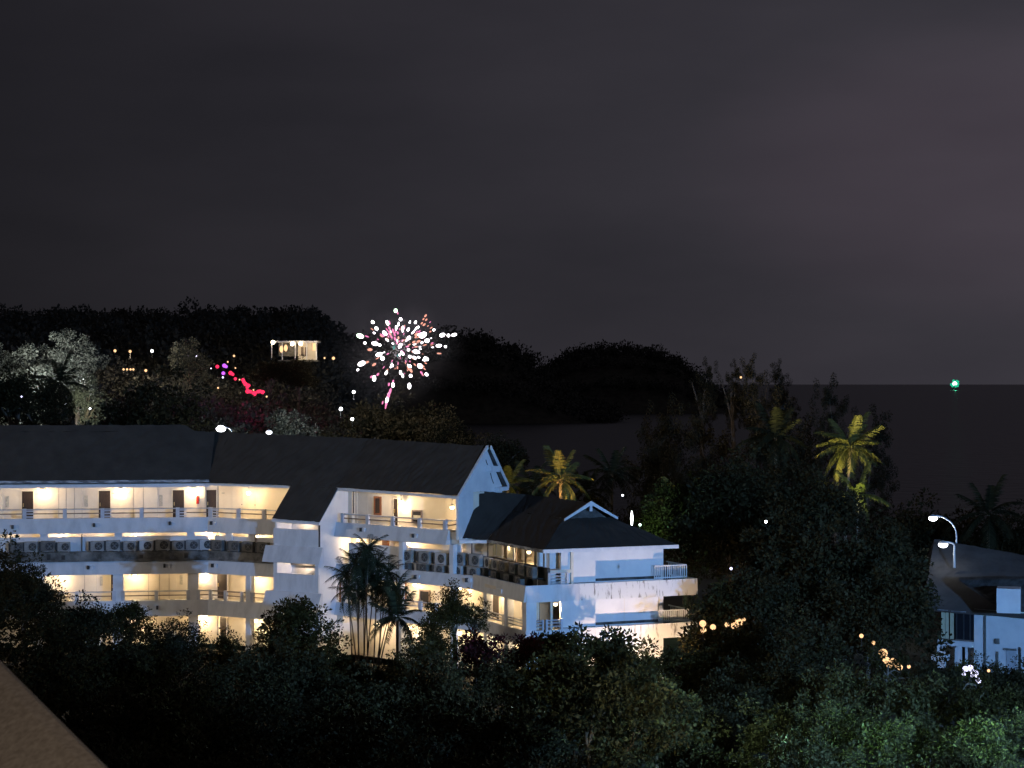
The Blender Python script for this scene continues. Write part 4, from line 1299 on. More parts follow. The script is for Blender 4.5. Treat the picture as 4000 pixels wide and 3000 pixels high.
# pale trunks standing clear at the bottom centre
for i, (pts_, lab) in enumerate(((((2300, 3080), (2302, 2900), (2318, 2820), (2326, 2730)), 'pale bare trunk standing upright at bottom centre'),
                                 (((2310, 3060), (2290, 2880), (2284, 2790), (2262, 2720)), 'pale forked trunk leaning left at bottom centre'),
                                 (((2420, 3060), (2440, 2960), (2470, 2880), (2486, 2840)), 'pale trunk leaning right at bottom centre'))):
    y = 70.0
    base = P(pts_[0][0], pts_[0][1], y)
    t = thing('young_tree', lab, 'tree', base, 'pale trunks at the bottom centre')
    q = [P(a, b_, y) - base for a, b_ in pts_]
    MB().tube(q, [0.055, 0.05, 0.04, 0.025], 7).build('trunk', M['palebark'], None).parent = t
    MB().tube([q[1], q[1].lerp(q[2], 0.6) + Vector((0.35, -0.1, 0.5)), q[2] + Vector((0.8, -0.2, 1.0))], [0.03, 0.025, 0.012], 5).build('limb', M['palebark'], None).parent = t
    link('crown', CROWN['sparse'][0], t, q[3] + Vector((0.2, -0.3, 0.5)), (0, 0, i), 1.9)
# the wood to the right of the pavilion
right = [
 ('broad2', 2880, 2290, 400, 118.5, 'leafy tree whose branches reach across the right end of the pavilion', 'broadleaf_tree'),
 ('dense', 2960, 2180, 420, 118, 'dark tree just right of the pavilion slabs', 'broadleaf_tree'),
 ('dense2', 3300, 2030, 580, 122, 'huge black round tree left of the villa', 'broadleaf_tree'),
 ('dense', 3060, 2000, 480, 128, 'dark tree between the pavilion and the huge black tree', 'broadleaf_tree'),
 ('dense2', 3400, 2230, 440, 116, 'dark leafy skirt of the wood beside the villa wall', 'broadleaf_tree'),
 ('dense', 3150, 2380, 480, 106, 'dark tree under the huge black tree with small lights beside it', 'broadleaf_tree'),
 ('dense2', 2820, 1960, 330, 150, 'dark tree behind the right end of the pavilion roof', 'broadleaf_tree'),
 ('dense', 3080, 1760, 420, 165, 'dark crown below the dim coconut palm', 'broadleaf_tree'),
 ('feather', 2745, 1405, 110, 240, 'feathery casuarina top, first from the left against the sky', 'casuarina_tree'),
 ('feather', 2860, 1412, 100, 235, 'feathery casuarina top with a small orange light in it', 'casuarina_tree'),
 ('feather', 2960, 1392, 130, 230, 'tallest dark casuarina top right of the orange light', 'casuarina_tree'),
 ('feather', 3055, 1412, 110, 240, 'pale feathery casuarina top at the right of its row', 'casuarina_tree'),
 ('feather', 3270, 1475, 170, 215, 'dark casuarina behind the yellow lit coconut palm', 'casuarina_tree'),
 ('feather', 3390, 1600, 200, 220, 'dim casuarina right of the yellow lit coconut palm', 'casuarina_tree'),
 ('feather', 2640, 1560, 240, 235, 'wide dim casuarina standing before the headland', 'casuarina_tree'),
 ('feather', 2500, 1680, 240, 230, 'faint casuarina over the dim palms behind the pavilion', 'casuarina_tree'),
 ('feather', 2900, 1600, 300, 225, 'broad dark casuarina mass under the orange light', 'casuarina_tree'),
 ('broad2', 2560, 1985, 210, 150, 'tree lit green by a lamp behind the pavilion roof', 'broadleaf_tree'),
 ('broad', 2700, 1900, 220, 160, 'tree right of the green lit one behind the pavilion', 'broadleaf_tree'),
 ('dense', 2080, 1880, 180, 172, 'dark tree between the gable and the orange lit palm', 'broadleaf_tree'),
 ('dense2', 1960, 1700, 190, 190, 'dark tree behind the white gable peak', 'broadleaf_tree'),
 ('broad', 2300, 1935, 200, 172, 'dim tree behind the pavilion gablet', 'broadleaf_tree'),
 ('dense', 2860, 1745, 480, 142, 'tall dark tree right of the pavilion roof under the casuarinas', 'broadleaf_tree'),
 ('dense2', 3130, 1850, 420, 139, 'broad dark tree left of the yellow lit palm trunk', 'broadleaf_tree'),
 ('dense', 3450, 1985, 330, 136, 'dark tree right of the yellow lit palm trunk', 'broadleaf_tree'),
 ('dense2', 2680, 1850, 300, 150, 'dark tree left of the tall dark tree behind the pavilion end', 'broadleaf_tree'),
 ('feather', 2780, 1560, 280, 228, 'dark casuarina filling the wood below the first feathery top', 'casuarina_tree'),
 ('feather', 3040, 1540, 300, 226, 'dark casuarina filling the wood under the pale feathery top', 'casuarina_tree'),
 ('feather', 3180, 1640, 260, 222, 'dark casuarina between the dim palm and the yellow palm', 'casuarina_tree'),
 ('feather', 2600, 1660, 260, 224, 'dim casuarina above the green lit tree', 'casuarina_tree'),
 ('dense2', 3650, 1950, 420, 205, 'dark tree mass behind the curved street lamp', 'broadleaf_tree'),
 ('dense', 3960, 1960, 300, 200, 'dark tree at the right edge above the villa roof', 'broadleaf_tree'),
 ('dense2', 3640, 2560, 300, 112, 'dark hedge tree under the villa window', 'broadleaf_tree'),
 ('dense', 3860, 2555, 300, 112, 'dark hedge tree along the villa base', 'broadleaf_tree'),
 ('dense2', 4020, 2580, 260, 110, 'dark hedge tree at the right edge below the villa', 'broadleaf_tree'),
 ('sparse', 3465, 2500, 190, 107, 'thin leafy bush in front of the orange lamps left of the villa', 'broadleaf_tree'),
 ('sparse', 3800, 2575, 150, 92, 'thin leafy bush in front of the lilac glow', 'broadleaf_tree'),
 ('pale', 3330, 2600, 330, 96, 'green lit crown above the bottom right thicket', 'broadleaf_tree'),
 ('pale', 3640, 2640, 360, 94, 'green tree left of the lilac lights', 'broadleaf_tree'),
 ('pale', 3040, 2750, 330, 88, 'greenish crown at the lower right, right of the black gap', 'broadleaf_tree'),
 ('pale', 3280, 2740, 300, 84, 'upright green feathery crown at the lower right', 'broadleaf_tree'),
 ('pale', 3560, 2800, 380, 80, 'green crown at the bottom right beside the bright bush', 'broadleaf_tree'),
 ('pale', 3870, 2780, 330, 78, 'brightest green crown in the bottom right corner', 'broadleaf_tree'),
 ('broad', 3900, 2680, 320, 92, 'dark green crown under the lilac lights', 'broadleaf_tree'),
 ('pale', 3150, 2880, 360, 72, 'low green crown on the bottom edge, right half', 'broadleaf_tree'),
 ('broad', 2760, 2900, 330, 76, 'dim green crown on the bottom edge right of the pale trunks', 'broadleaf_tree'),
 ('broad2', 3750, 2920, 380, 70, 'low leafy crown on the bottom edge below the bright bush', 'broadleaf_tree'),
]
for k, u, v, w_, y, lab, nm in right:
    tree(k, u, v, w_, y, lab, 'trees right of the hotel', name=nm, squash=1.35 if k == 'feather' else 1.0)
# trees close behind the hotel on the left
behind = [
 ('dense', 600, 1440, 480, 178, 'big black dome shaped tree behind the left hotel roof'),
 ('dense2', 60, 1425, 330, 182, 'black tree at the left edge behind the hotel roof'),
 ('dense', 205, 1470, 150, 186, 'small black tree between the left edge tree and the lit trees'),
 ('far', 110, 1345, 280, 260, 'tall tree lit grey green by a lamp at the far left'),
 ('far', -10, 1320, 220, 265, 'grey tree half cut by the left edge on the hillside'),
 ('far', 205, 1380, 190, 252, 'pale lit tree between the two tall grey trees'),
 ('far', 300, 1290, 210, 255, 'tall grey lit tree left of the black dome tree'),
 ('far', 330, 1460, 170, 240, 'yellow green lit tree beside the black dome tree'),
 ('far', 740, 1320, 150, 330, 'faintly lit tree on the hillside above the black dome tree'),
 ('dense', 1165, 1388, 130, 322, 'dark tree before the lower half of the lit hillside house'),
 ('dense2', 1050, 1400, 120, 322, 'dark tree before the left end of the lit hillside house'),
 ('far', 1090, 1600, 260, 210, 'dim grey lit tree rising behind the hotel roof ridge'),
 ('dense2', 1500, 1540, 420, 240, 'dark tree behind the roof right of the fireworks foot'),
 ('dense', 1740, 1590, 260, 235, 'dark tree behind the right end of the long roof'),
]
for k, u, v, w_, y, lab in behind:
    tree(k, u, v, w_, y, lab, 'trees behind the hotel')

# ------------------------------------------------------------------ palms
def frond_mesh(name, length, droop, m, seed, nl=30, wid=0.95):
    g = random.Random(seed)
    rach = []
    for i in range(12):
        s = i / 11
        rach.append(Vector((length * (s - 0.16 * droop * s * s), 0, length * (0.10 * s - droop * 0.62 * s * s))))
    mb = MB().tube(rach, [0.045 * (1 - 0.85 * i / 11) for i in range(12)], 4)
    n = len(mb.v)
    for i in range(nl):
        s = 0.14 + 0.86 * i / nl
        k = s * 11; a = rach[int(k)].lerp(rach[min(int(k) + 1, 11)], k - int(k))
        L = wid * (0.30 + 0.62 * math.sin(math.pi * (0.10 + 0.8 * s))) * g.uniform(0.85, 1.15)
        tdir = (rach[min(int(k) + 1, 11)] - rach[int(k)]).normalized() if int(k) < 11 else (rach[11] - rach[10]).normalized()
        for sd in (-1, 1):
            d = (tdir * 0.5 + Vector((0, sd * 0.95, 0)) + Vector((0, 0, -0.35 - g.uniform(0, .5)))).normalized()
            w_ = tdir * 0.043 * length / 3.5
            n = len(mb.v)
            mid = a + d * L * 0.55 + Vector((0, 0, 0.04))
            mb.v += [tuple(a - w_), tuple(a + w_), tuple(mid + w_ * 1.1), tuple(mid - w_ * 1.1), tuple(a + d * L + Vector((0, 0, -0.10 * L)))]
            mb.f += [(n, n + 1, n + 2, n + 3), (n + 3, n + 2, n + 4)]
    return mb.mesh(name, m)
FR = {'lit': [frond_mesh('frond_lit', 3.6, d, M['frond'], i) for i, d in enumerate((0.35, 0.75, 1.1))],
      'dark': [frond_mesh('frond_dark', 3.6, d, M['frondshade'], i + 5) for i, d in enumerate((0.35, 0.75, 1.1))],
      'small': [frond_mesh('frond_small', 1.35, d, M['frondshade'], i + 9, 16, 0.42) for i, d in enumerate((0.6, 1.0, 1.35))]}

def palm(kind, u, v, y, label, n=17, sc=1.0, lean=(0.0, 0.0), group='coconut palms', name='coconut_palm', zb=None, thick=0.15):
    x = (u - 2000) / F * y
    zt = CZ + (1500 - v) / F * y
    bx, by = x - lean[0], y - lean[1]
    g = ground_h(bx, by) if zb is None else zb
    t = thing(name, label, 'palm', (bx, by, g), group)
    hgt = zt - g
    MB().tube([Vector((lean[0] * s ** 1.6, lean[1] * s ** 1.6, hgt * s - 0.2 * (1 - s))) for s in (0, .15, .35, .6, .8, 1)],
              [thick * 1.5, thick * 1.1, thick, thick * .92, thick * .85, thick * .95], 8).build('trunk', M['palmbark'], None).parent = t
    top = Vector((lean[0], lean[1], hgt))
    for i in range(n):
        s = i / max(n - 1, 1)
        el = R(76 - 98 * s ** 0.85 + random.uniform(-9, 9))
        az = i * 2.399 + random.uniform(-.25, .25)
        me = FR[kind][min(2, int(s * 3 + random.random() * 0.6))]
        link('frond', me, t, top, (0, -el, az), sc * random.uniform(0.85, 1.1))
    if kind == 'lit':
        mb = MB()
        for k in range(6):
            a = k * 1.05
            mb.ball(top + Vector((0.22 * math.cos(a), 0.22 * math.sin(a), -0.25)), 0.14, 7, 5)
        mb.build('coconut_cluster', M['palmbark'], None).parent = t
    return t
palm('lit', 2190, 1872, 158, 'coconut palm lit orange from below behind the pavilion ridge', 14, 0.85)
palm('lit', 3322, 1748, 175, 'tall coconut palm lit yellow at the upper right of the dark wood', 22, 1.0, (0.6, 0.2))
palm('lit', 3350, 1935, 165, 'lower yellow green palm directly under the tall lit palm', 9, 0.85)
palm('lit', 2675, 1960, 168, 'palm with one dull yellow hanging frond behind the pavilion end', 9, 0.8)
palm('lit', 1985, 1895, 176, 'palm with yellow frond tips just right of the white gable', 12, 0.85)
palm('dark', 2390, 1850, 186, 'dim coconut palm with a visible trunk right of the orange lit one', 17, 0.9)
palm('dark', 3030, 1710, 178, 'dim coconut palm left of the tall yellow lit palm', 17, 1.0)
palm('dark', 3860, 2010, 190, 'black palm at the right behind the street lamp arm', 17, 1.1)
palm('dark', 2080, 1900, 180, 'dim palm between the gable and the orange lit palm', 14, 0.85)
palm('dark', 2290, 1925, 182, 'dim palm behind the pavilion gablet', 14, 0.8)
palm('dark', 235, 1500, 195, 'dark palm between the black trees behind the left roof', 14, 0.9)
palm('dark', 1552, 2415, 109, 'small dark palm in front of the lit lower corridor', 15, 0.55, group='palms in front of the hotel', thick=0.09)
# clump palm with many thin stems in front of the gabled wing
cp = thing('clump_palm', 'tall clump palm with bare thin stems and dark bushy head before the gabled wing', 'palm', (P(1435, 2500, 112).x, 112, 9.3))
stem_tops = [(1352, 2250), (1388, 2205), (1425, 2180), (1440, 2150), (1475, 2205), (1515, 2240), (1420, 2255), (1550, 2300), (1362, 2310), (1460, 2275), (1490, 2300), (1400, 2320), (1530, 2350)]
for i, (u, v) in enumerate(stem_tops):
    top = P(u, v, 112 + random.uniform(-1.0, 1.0)) - Vector(cp.location)
    bs = Vector((top.x * 0.25 + random.uniform(-.5, .5), random.uniform(-.6, .6), 0))
    MB().tube([bs, bs.lerp(top, 0.45) + Vector((top.x * 0.02, 0, 0)), top], [0.05, 0.04, 0.03], 6).build('stem', M['bark'], None).parent = cp
    for k in range(21):
        s = k / 20
        el = R(75 - 125 * s + random.uniform(-10, 10))
        link('frond', FR['small'][min(2, int(s * 3))], cp, top, (0, -el, k * 2.399 + i), random.uniform(0.75, 1.1))

# lights under the lit palms and trees; some foliage lights are added fill
def uplight(u, v, y, power, col, aim_v, name='palm_uplight'):
    p = P(u, v, y)
    light(name, 'SPOT', p, power, col, 0.15, aim=P(u, aim_v, y + 1.5), spot=R(100), blend=0.5)
uplight(2205, 1995, 155, 1500, (1.0, 0.56, 0.16), 1850)
uplight(3300, 1960, 170.5, 4600, (1.0, 0.80, 0.28), 1750)
uplight(3370, 2060, 161, 1400, (0.85, 0.9, 0.3), 1935)
uplight(2668, 2050, 164, 450, (1.0, 0.75, 0.2), 1950)
uplight(1975, 1960, 171, 280, (1.0, 0.75, 0.3), 1890)
light('tree_lamp', 'POINT', P(2490, 2050, 146.5), 420, (0.45, 1.0, 0.55), 0.2)
light('tree_lamp', 'POINT', P(2380, 1960, 160), 260, (1.0, 0.75, 0.45), 0.2)
light('tree_lamp', 'POINT', P(120, 1500, 246), 6000, (0.9, 0.97, 1.0), 0.5)
light('tree_lamp', 'POINT', P(290, 1490, 243), 4200, (0.95, 0.97, 1.0), 0.5)
light('tree_lamp', 'POINT', P(310, 1590, 232), 2400, (0.95, 1.0, 0.70), 0.5)
light('tree_lamp', 'POINT', P(20, 1440, 250), 2400, (0.95, 0.97, 0.95), 0.5)
light('tree_lamp', 'POINT', P(730, 1400, 318), 350, (1.0, 0.9, 0.6), 0.5)
light('tree_lamp', 'POINT', P(1090, 1700, 200), 700, (0.9, 1.0, 0.9), 0.5)
light('foliage_light', 'POINT', P(3960, 2800, 74.0), 520, (0.36, 1.0, 0.62), 0.25)
light('foliage_light', 'POINT', P(3740, 2800, 75.5), 240, (0.40, 1.0, 0.60), 0.25)
light('foliage_light', 'POINT', P(3330, 2800, 80), 170, (0.36, 1.0, 0.6), 0.25)
light('foliage_light', 'POINT', P(3090, 2880, 74), 160, (0.42, 1.0, 0.6), 0.25)
light('foliage_light', 'POINT', P(2640, 2760, 85), 140, (0.55, 1.0, 0.7), 0.25)
light('foliage_light', 'POINT', P(2380, 2560, 86), 850, (0.75, 1.0, 0.88), 0.25)  # fill added to brighten the centre crowns, no lamp stands here
light('foliage_light', 'POINT', P(2540, 2740, 66), 170, (0.95, 0.97, 0.9), 0.25)  # fill added for the pale trunks, no lamp stands here
light('foliage_light', 'POINT', P(2700, 2720, 80), 220, (0.7, 1.0, 0.85), 0.25)
light('foliage_light', 'POINT', P(2440, 2620, 107), 45, (1.0, 0.85, 0.25), 0.15)

# shrub beside the garden floodlight, throwing its shade on the left of the pavilion
q = E(4.75, -2.6, -15.3)
tree('darkshrub', 2000 + q.x / q.y * F, 1500 + 15.3 / q.y * F, 2 * 0.98 / q.y * F, q.y, 'dark shrub beside the garden light below the pavilion', name='shrub', cat='bush', squash=1.2)
# small bush glowing yellow green at the pavilion foot
tree('pale', 2442, 2575, 70, 106, 'small yellow green bush glowing at the foot of the pavilion wall', name='shrub', cat='bush')

# ------------------------------------------------------------------ small lamps
def small_lamp(u, v, y, rpx, m, label, group, name='garden_lamp', post=True, cat='lamp', sc=(1, 1, 1)):
    p = P(u, v, y)
    rpx *= 0.62
    if y > 200 and name == 'garden_lamp' and m != 'lilac_lamp':
        light('lamp_glow', 'POINT', p + Vector((0, -1.2, 1.6)), 650, (1.0, 0.80, 0.55) if m != 'white_lamp' else (0.95, 0.97, 1.0), 0.3)
    r = rpx / F * y
    t = thing(name, label, cat, p, group)
    MB().ball((0, 0, 0), r, 9, 6, sc).build('lamp_globe', M[m], None, smooth=True).parent = t
    if post:
        g = ground_h(p.x, p.y) - p.z
        MB().tube([(0, 0, max(g, -r * 5)), (0, 0, -r * 0.95)], [r * 0.12, r * 0.12], 5).build('post', M['fan'], None).parent = t
    return t
c5 = lambda x, y: (x * 0.5425, 1100 + y * 0.5425)
for x, y, r, m_, lab in ((828, 498, 9, 'orange_lamp', 'pinkish orange lamp, leftmost of the three in a row on the hillside'), (937, 503, 9, 'orange_lamp', 'orange lamp in the middle of the three in a row on the hillside'),
                         (1095, 500, 9, 'white_lamp', 'white lamp, rightmost of the three in a row on the hillside'), (1355, 540, 6, 'lilac_lamp', 'faint white lamp left of the purple lights on the hillside'),
                         (1415, 538, 5, 'lilac_lamp', 'tiny faint lamp nearest the purple lights on the hillside'), (1050, 640, 9, 'orange_lamp', 'orange lamp right over the black dome tree'),
                         (470, 890, 12, 'white_lamp', 'bright white lamp at the foot of the lit trees on the far left'), (648, 915, 6, 'white_lamp', 'small white lamp under the yellow green lit tree'),
                         (155, 828, 5, 'lilac_lamp', 'tiny lamp among the black trees at the far left'), (1685, 535, 7, 'orange_lamp', 'pale pink lamp topping the string of red lights')):
    cu, cv = c5(x, y)
    dd = 330 if y < 700 else 176
    if x in (470, 648): dd = 205
    small_lamp(cu, cv, dd, r, m_, lab, 'lamps on the hillside')
for i, x in enumerate((890, 915, 940, 960)):
    cu, cv = c5(x, 632); small_lamp(cu, cv, 330, 7, 'orange_lamp', 'cream lamp in the short row over the dome tree, %s from the left' % ORD[i], 'short row of cream lamps')
c6 = lambda x, y: (900 + x * 0.5425, 1100 + y * 0.5425)
for x, y, r, lab in ((888, 795, 10, 'pinkish white lamp, topmost of the three below the fireworks'), (795, 917, 11, 'white lamp, leftmost of the three below the fireworks'), (877, 990, 10, 'pinkish white lamp, lowest of the three below the fireworks')):
    cu, cv = c6(x, y); small_lamp(cu, cv, 205, r, 'white_lamp', lab, 'lamps below the fireworks')
reds = sorted([(1565, 612, 8, 'red'), (1615, 605, 9, 'purple'), (1628, 612, 7, 'purple'), (1640, 578, 6, 'orange'), (1608, 660, 8, 'purple'), (1605, 690, 7, 'lilac'), (1660, 658, 9, 'red'), (1676, 668, 7, 'red'), (1695, 700, 7, 'red'),
        (1725, 706, 6, 'orange'), (1750, 708, 8, 'red'), (1756, 722, 8, 'red'), (1768, 738, 9, 'red'), (1790, 748, 8, 'red'), (1780, 762, 7, 'red'), (1783, 790, 10, 'red'), (1802, 792, 8, 'red'), (1830, 806, 11, 'red'),
        (1858, 792, 8, 'red'), (1872, 790, 8, 'red'), (1892, 796, 9, 'red'), (1825, 780, 6, 'orange'), (1920, 828, 7, 'orange'), (1570, 765, 7, 'orange'), (1520, 625, 5, 'lilac'), (1695, 622, 6, 'orange')], key=lambda q: q[1])
cnt = {}
for x, y, r, c in reds:
    cu, cv = c5(x, y)
    lab = {'red': 'red lamp in the slanting string of lights', 'purple': 'purple lamp above the slanting red string', 'orange': 'orange lamp scattered beside the red string of lights', 'lilac': 'pale lilac lamp beside the purple lights'}[c]
    cnt[c] = cnt.get(c, 0) + 1
    lab += ', %s counted down from the top' % (ORD + ['thirteenth', 'fourteenth', 'fifteenth', 'sixteenth'])[cnt[c] - 1]
    small_lamp(cu, cv, 300, r * (1.45 if c in ('red', 'purple') else 0.85), c + '_lamp', lab, {'red': 'red string lights', 'purple': 'purple string lights', 'orange': 'orange lights by the red string', 'lilac': 'lilac lights by the purple ones'}[c], name='string_lamp', post=False)
light('red_glow_light', 'POINT', P(1005, 1480, 296), 600, (1.0, 0.05, 0.14), 0.5)
light('red_glow_light', 'POINT', P(965, 1490, 296), 320, (1.0, 0.05, 0.18), 0.5)
light('purple_glow_light', 'POINT', P(880, 1425, 296), 380, (0.5, 0.12, 1.0), 0.5)
for u, v, y, r, m_, lab in ((2894, 1474, 222, 7, 'orange_lamp', 'small orange light high in the casuarina'), (2992, 2038, 112, 9, 'white_lamp', 'small white lamp shining through the dark wood, the higher one'), (2856, 2221, 108, 9, 'lilac_lamp', 'small lilac lamp in the dark wood right of the pavilion'),
                         (2432, 1935, 150, 6, 'white_lamp', 'tiny white lamp among palms behind the pavilion'), (2500, 2050, 147, 9, 'green_core', 'greenish lamp in front of the green lit tree'), (1938, 1818, 140, 6, 'lilac_lamp', 'tiny bluish lamp right beside the gable barge board')):
    small_lamp(u, v, y, r, m_, lab, 'lone lamps around the hotel', post=(v > 1500 and u != 1938))
# tall white lit post seen over the pavilion roof
t = thing('lamp_post', 'slim white glowing lamp post over the right slope of the pavilion roof', 'lamp', P(2468, 2100, 141))
MB().tube([(0, 0, -2), (0, 0, 0.9)], 0.04, 6).build('post', M['polewhite'], None).parent = t
MB().tube([(0, 0, 0.9), (0, 0, 1.4), (0, 0, 1.9)], [0.05, 0.10, 0.03], 8).build('lamp_tube', M['white_lamp'], None).parent = t
# lamps and glowing balls half hidden by leaves
for i, (u, v, y, r, m_) in enumerate(((2745, 2436, 117, 15, 'orange_lamp'), (2748, 2462, 117, 13, 'orange_lamp'), (2785, 2450, 117, 13, 'orange_lamp'), (2840, 2440, 117, 11, 'orange_lamp'), (2868, 2444, 116, 15, 'orange_lamp'), (2885, 2432, 116, 18, 'orange_lamp'), (2905, 2420, 116, 9, 'orange_lamp'))):
    small_lamp(u, v, 117.0, r * 1.45, m_, 'orange lamp glimpsed through leaves right of the pavilion slabs, %s from the left' % ORD[i], 'orange lamps right of the pavilion')
for i, (u, v, r) in enumerate(((3450, 2552, 19), (3462, 2580, 16), (3475, 2598, 15), (3490, 2582, 13), (3505, 2596, 14), (3515, 2606, 13), (3550, 2604, 8), (3412, 2512, 9), (3365, 2484, 9))):
    small_lamp(u, v, 110.2, r * 1.5, 'orange_lamp', 'orange lamp in the cluster left of the villa, %s' % ('big one at its upper end', 'second down from its big lamp', 'third down from its big lamp', 'beside its middle', 'right of its middle', 'at its lower end', 'lone one to its right', 'second one up to its left', 'lone topmost one at upper left')[i], 'orange lamps left of the villa')
for i, (u, v, r) in enumerate(((3772, 2614, 14), (3790, 2610, 14), (3805, 2632, 20), (3822, 2658, 13), (3765, 2634, 9))):
    small_lamp(u, v, 95.5, r * 1.4, 'lilac_lamp', 'lilac white glowing ball standing for a lit object below the villa, %s' % ('top left one', 'top middle one', 'biggest one', 'lowest one', 'small leftmost one')[i], 'lilac glowing balls below the villa')  # glowing balls stand in for a lit object, not lamps
small_lamp(3862, 2620, 100, 10, 'orange_lamp', 'cream lamp right of the lilac cluster below the villa', None)

# ------------------------------------------------------------------ lit house on the far hill
PV = thing('hillside_house', 'small lit house with a long flat roof on the hillside left of the fireworks', 'house', P(1150, 1400, 330))
pv0 = Vector(PV.location)
def pp(name, m, x0, x1, y0, y1, z0, z1, parent=None):
    o = MB().box((x0, y0, z0), (x1, y1, z1)).build(name, m); o.parent = parent or PV
    return o
k = 330 / F
pp('roof', M['trim'], -88 * k, 92 * k, -1.2, 5, 62 * k, 68 * k)
pp('wall', M['cream'], 8 * k, 82 * k, 2.5, 3, -6 * k, 61.9 * k)
pp('wall', M['mould'], -70 * k, 7.9 * k, 3.2, 3.6, 10 * k, 61.9 * k)  # left wall coloured dark so only the right part looks lit
pp('terrace', M['mould'], -60 * k, 92 * k, -1.5, 2.4, -12 * k, -6.1 * k)
for x in (-86, -45, 6, 50, 88):
    pp('column', M['trim'], x * k - 0.09, x * k + 0.09, -1.0, -0.8, -6 * k, 61.8 * k)
w = pp('window', M['orange_lamp'], 66 * k, 80 * k, 2.3, 2.45, 32 * k, 60 * k)
for x in (20, 35):
    pp('window', M['raildark'], x * k, (x + 10) * k, 2.35, 2.47, 10 * k, 45 * k)
for x, z in ((-80, 62), (-5, 56), (28, 57)):
    o = MB().ball((x * k, -1.3, z * k), 8 * k, 8, 6).build('ceiling_fitting', M['bulb'], None, smooth=True); o.parent = PV
for x, z in ((-48, 36), (-31, 40)):
    o = MB().ball((x * k, -1.0, z * k), 9 * k, 8, 6, (0.8, 0.8, 1.5)).build('hanging_lamp', M['orange_lamp'], None, smooth=True); o.parent = PV
light('house_light', 'POINT', pv0 + Vector((32 * k, -0.2, 40 * k)), 85, (1.0, 0.74, 0.42), 0.2)
light('house_light', 'POINT', pv0 + Vector((-40 * k, 0.6, 45 * k)), 22, (1.0, 0.74, 0.42), 0.2)
for x, y, r, lab in ((742, 552, 10, 'orange lamp just right of the lit hillside house'), (678, 550, 6, 'faint orange lamp under the right end of the hillside house')):
    cu, cv = c6(x, y); small_lamp(cu, cv, 325, r, 'orange_lamp', lab, None)

# ------------------------------------------------------------------ fireworks
FW = thing('firework_burst', 'bursting firework of white pink and green sparks low over the dark hill', 'firework', P(1560, 1370, 230))
fw0 = Vector(FW.location)
SM = {'w': emit('spark_white', (1.0, 0.93, 0.98), 7), 'p': emit('spark_pink', (1.0, 0.26, 0.52), 1.3), 'o': emit('spark_orange', (1.0, 0.42, 0.30), 1.2),
      'g': emit('spark_green', (0.72, 1.0, 0.72), 4), 't': emit('spark_teal', (0.10, 0.42, 0.36), 0.7)}
SPH = {k: MB().ball((0, 0, 0), 1, 9, 6).mesh('spark_ball', v) for k, v in SM.items()}
sparks = [(1190, 210, 20, 'g'), (1225, 272, 16, 'w'), (1025, 292, 16, 'w'), (1130, 298, 16, 'w'), (1052, 338, 17, 'w'), (1035, 370, 9, 'w'), (1112, 372, 21, 'w'), (1195, 330, 14, 'w'), (1240, 338, 15, 'w'), (1280, 345, 14, 'w'),
 (1292, 292, 9, 'w'), (1332, 293, 12, 'w'), (1405, 246, 11, 'o'), (1410, 275, 9, 'o'), (1395, 310, 11, 'o'), (1350, 330, 11, 'w'), (1465, 348, 13, 'w'), (1525, 385, 22, 'w'), (1570, 388, 17, 'w'), (1610, 383, 19, 'w'), (1385, 385, 30, 'w'),
 (1338, 380, 13, 'o'), (1285, 405, 20, 'w'), (1320, 435, 11, 'o'), (1355, 430, 13, 'o'), (1380, 440, 11, 'w'), (1415, 425, 20, 'w'), (1500, 462, 18, 'w'), (1548, 468, 13, 'w'), (1145, 335, 12, 'p'), (1150, 380, 12, 'p'), (1170, 350, 10, 'p'),
 (1205, 370, 10, 'p'), (1185, 412, 12, 'p'), (1130, 412, 10, 'o'), (1210, 405, 10, 'o'), (935, 392, 26, 'g'), (968, 442, 15, 'w'), (1042, 447, 22, 'w'), (1075, 457, 15, 'w'), (1005, 490, 16, 'o'), (1178, 475, 13, 't'), (1222, 462, 19, 'w'),
 (1070, 525, 24, 'w'), (1095, 552, 21, 'w'), (1237, 515, 15, 'w'), (1205, 532, 8, 't'), (1282, 492, 13, 'w'), (1338, 505, 21, 'w'), (1292, 540, 16, 'w'), (1325, 548, 15, 'w'), (1355, 545, 10, 'w'), (1408, 556, 20, 'w'), (945, 590, 24, 'w'),
 (985, 580, 12, 'o'), (1035, 597, 14, 'o'), (917, 635, 14, 'w'), (1365, 608, 26, 'w'), (1300, 640, 15, 'o'), (1375, 655, 11, 'p'), (1412, 668, 18, 'w'), (1122, 657, 13, 'w'), (1130, 638, 9, 'o'), (1203, 620, 9, 'o'), (1225, 655, 14, 'w'),
 (1240, 677, 13, 'w'), (1298, 678, 18, 'w'), (1035, 697, 20, 'w'), (1062, 668, 11, 'p'), (1015, 685, 10, 'p'), (1172, 718, 10, 'p'), (1142, 740, 11, 'p'), (1170, 745, 17, 'w'), (1288, 752, 20, 'w'), (1365, 470, 8, 'w'), (1440, 360, 8, 'o'),
 (1262, 420, 9, 'o'), (1100, 390, 10, 'p'), (1160, 400, 10, 'p'), (1335, 400, 10, 'o'), (1378, 300, 9, 'o'), (1390, 270, 8, 'o')]
cen = Vector((1210, 480))
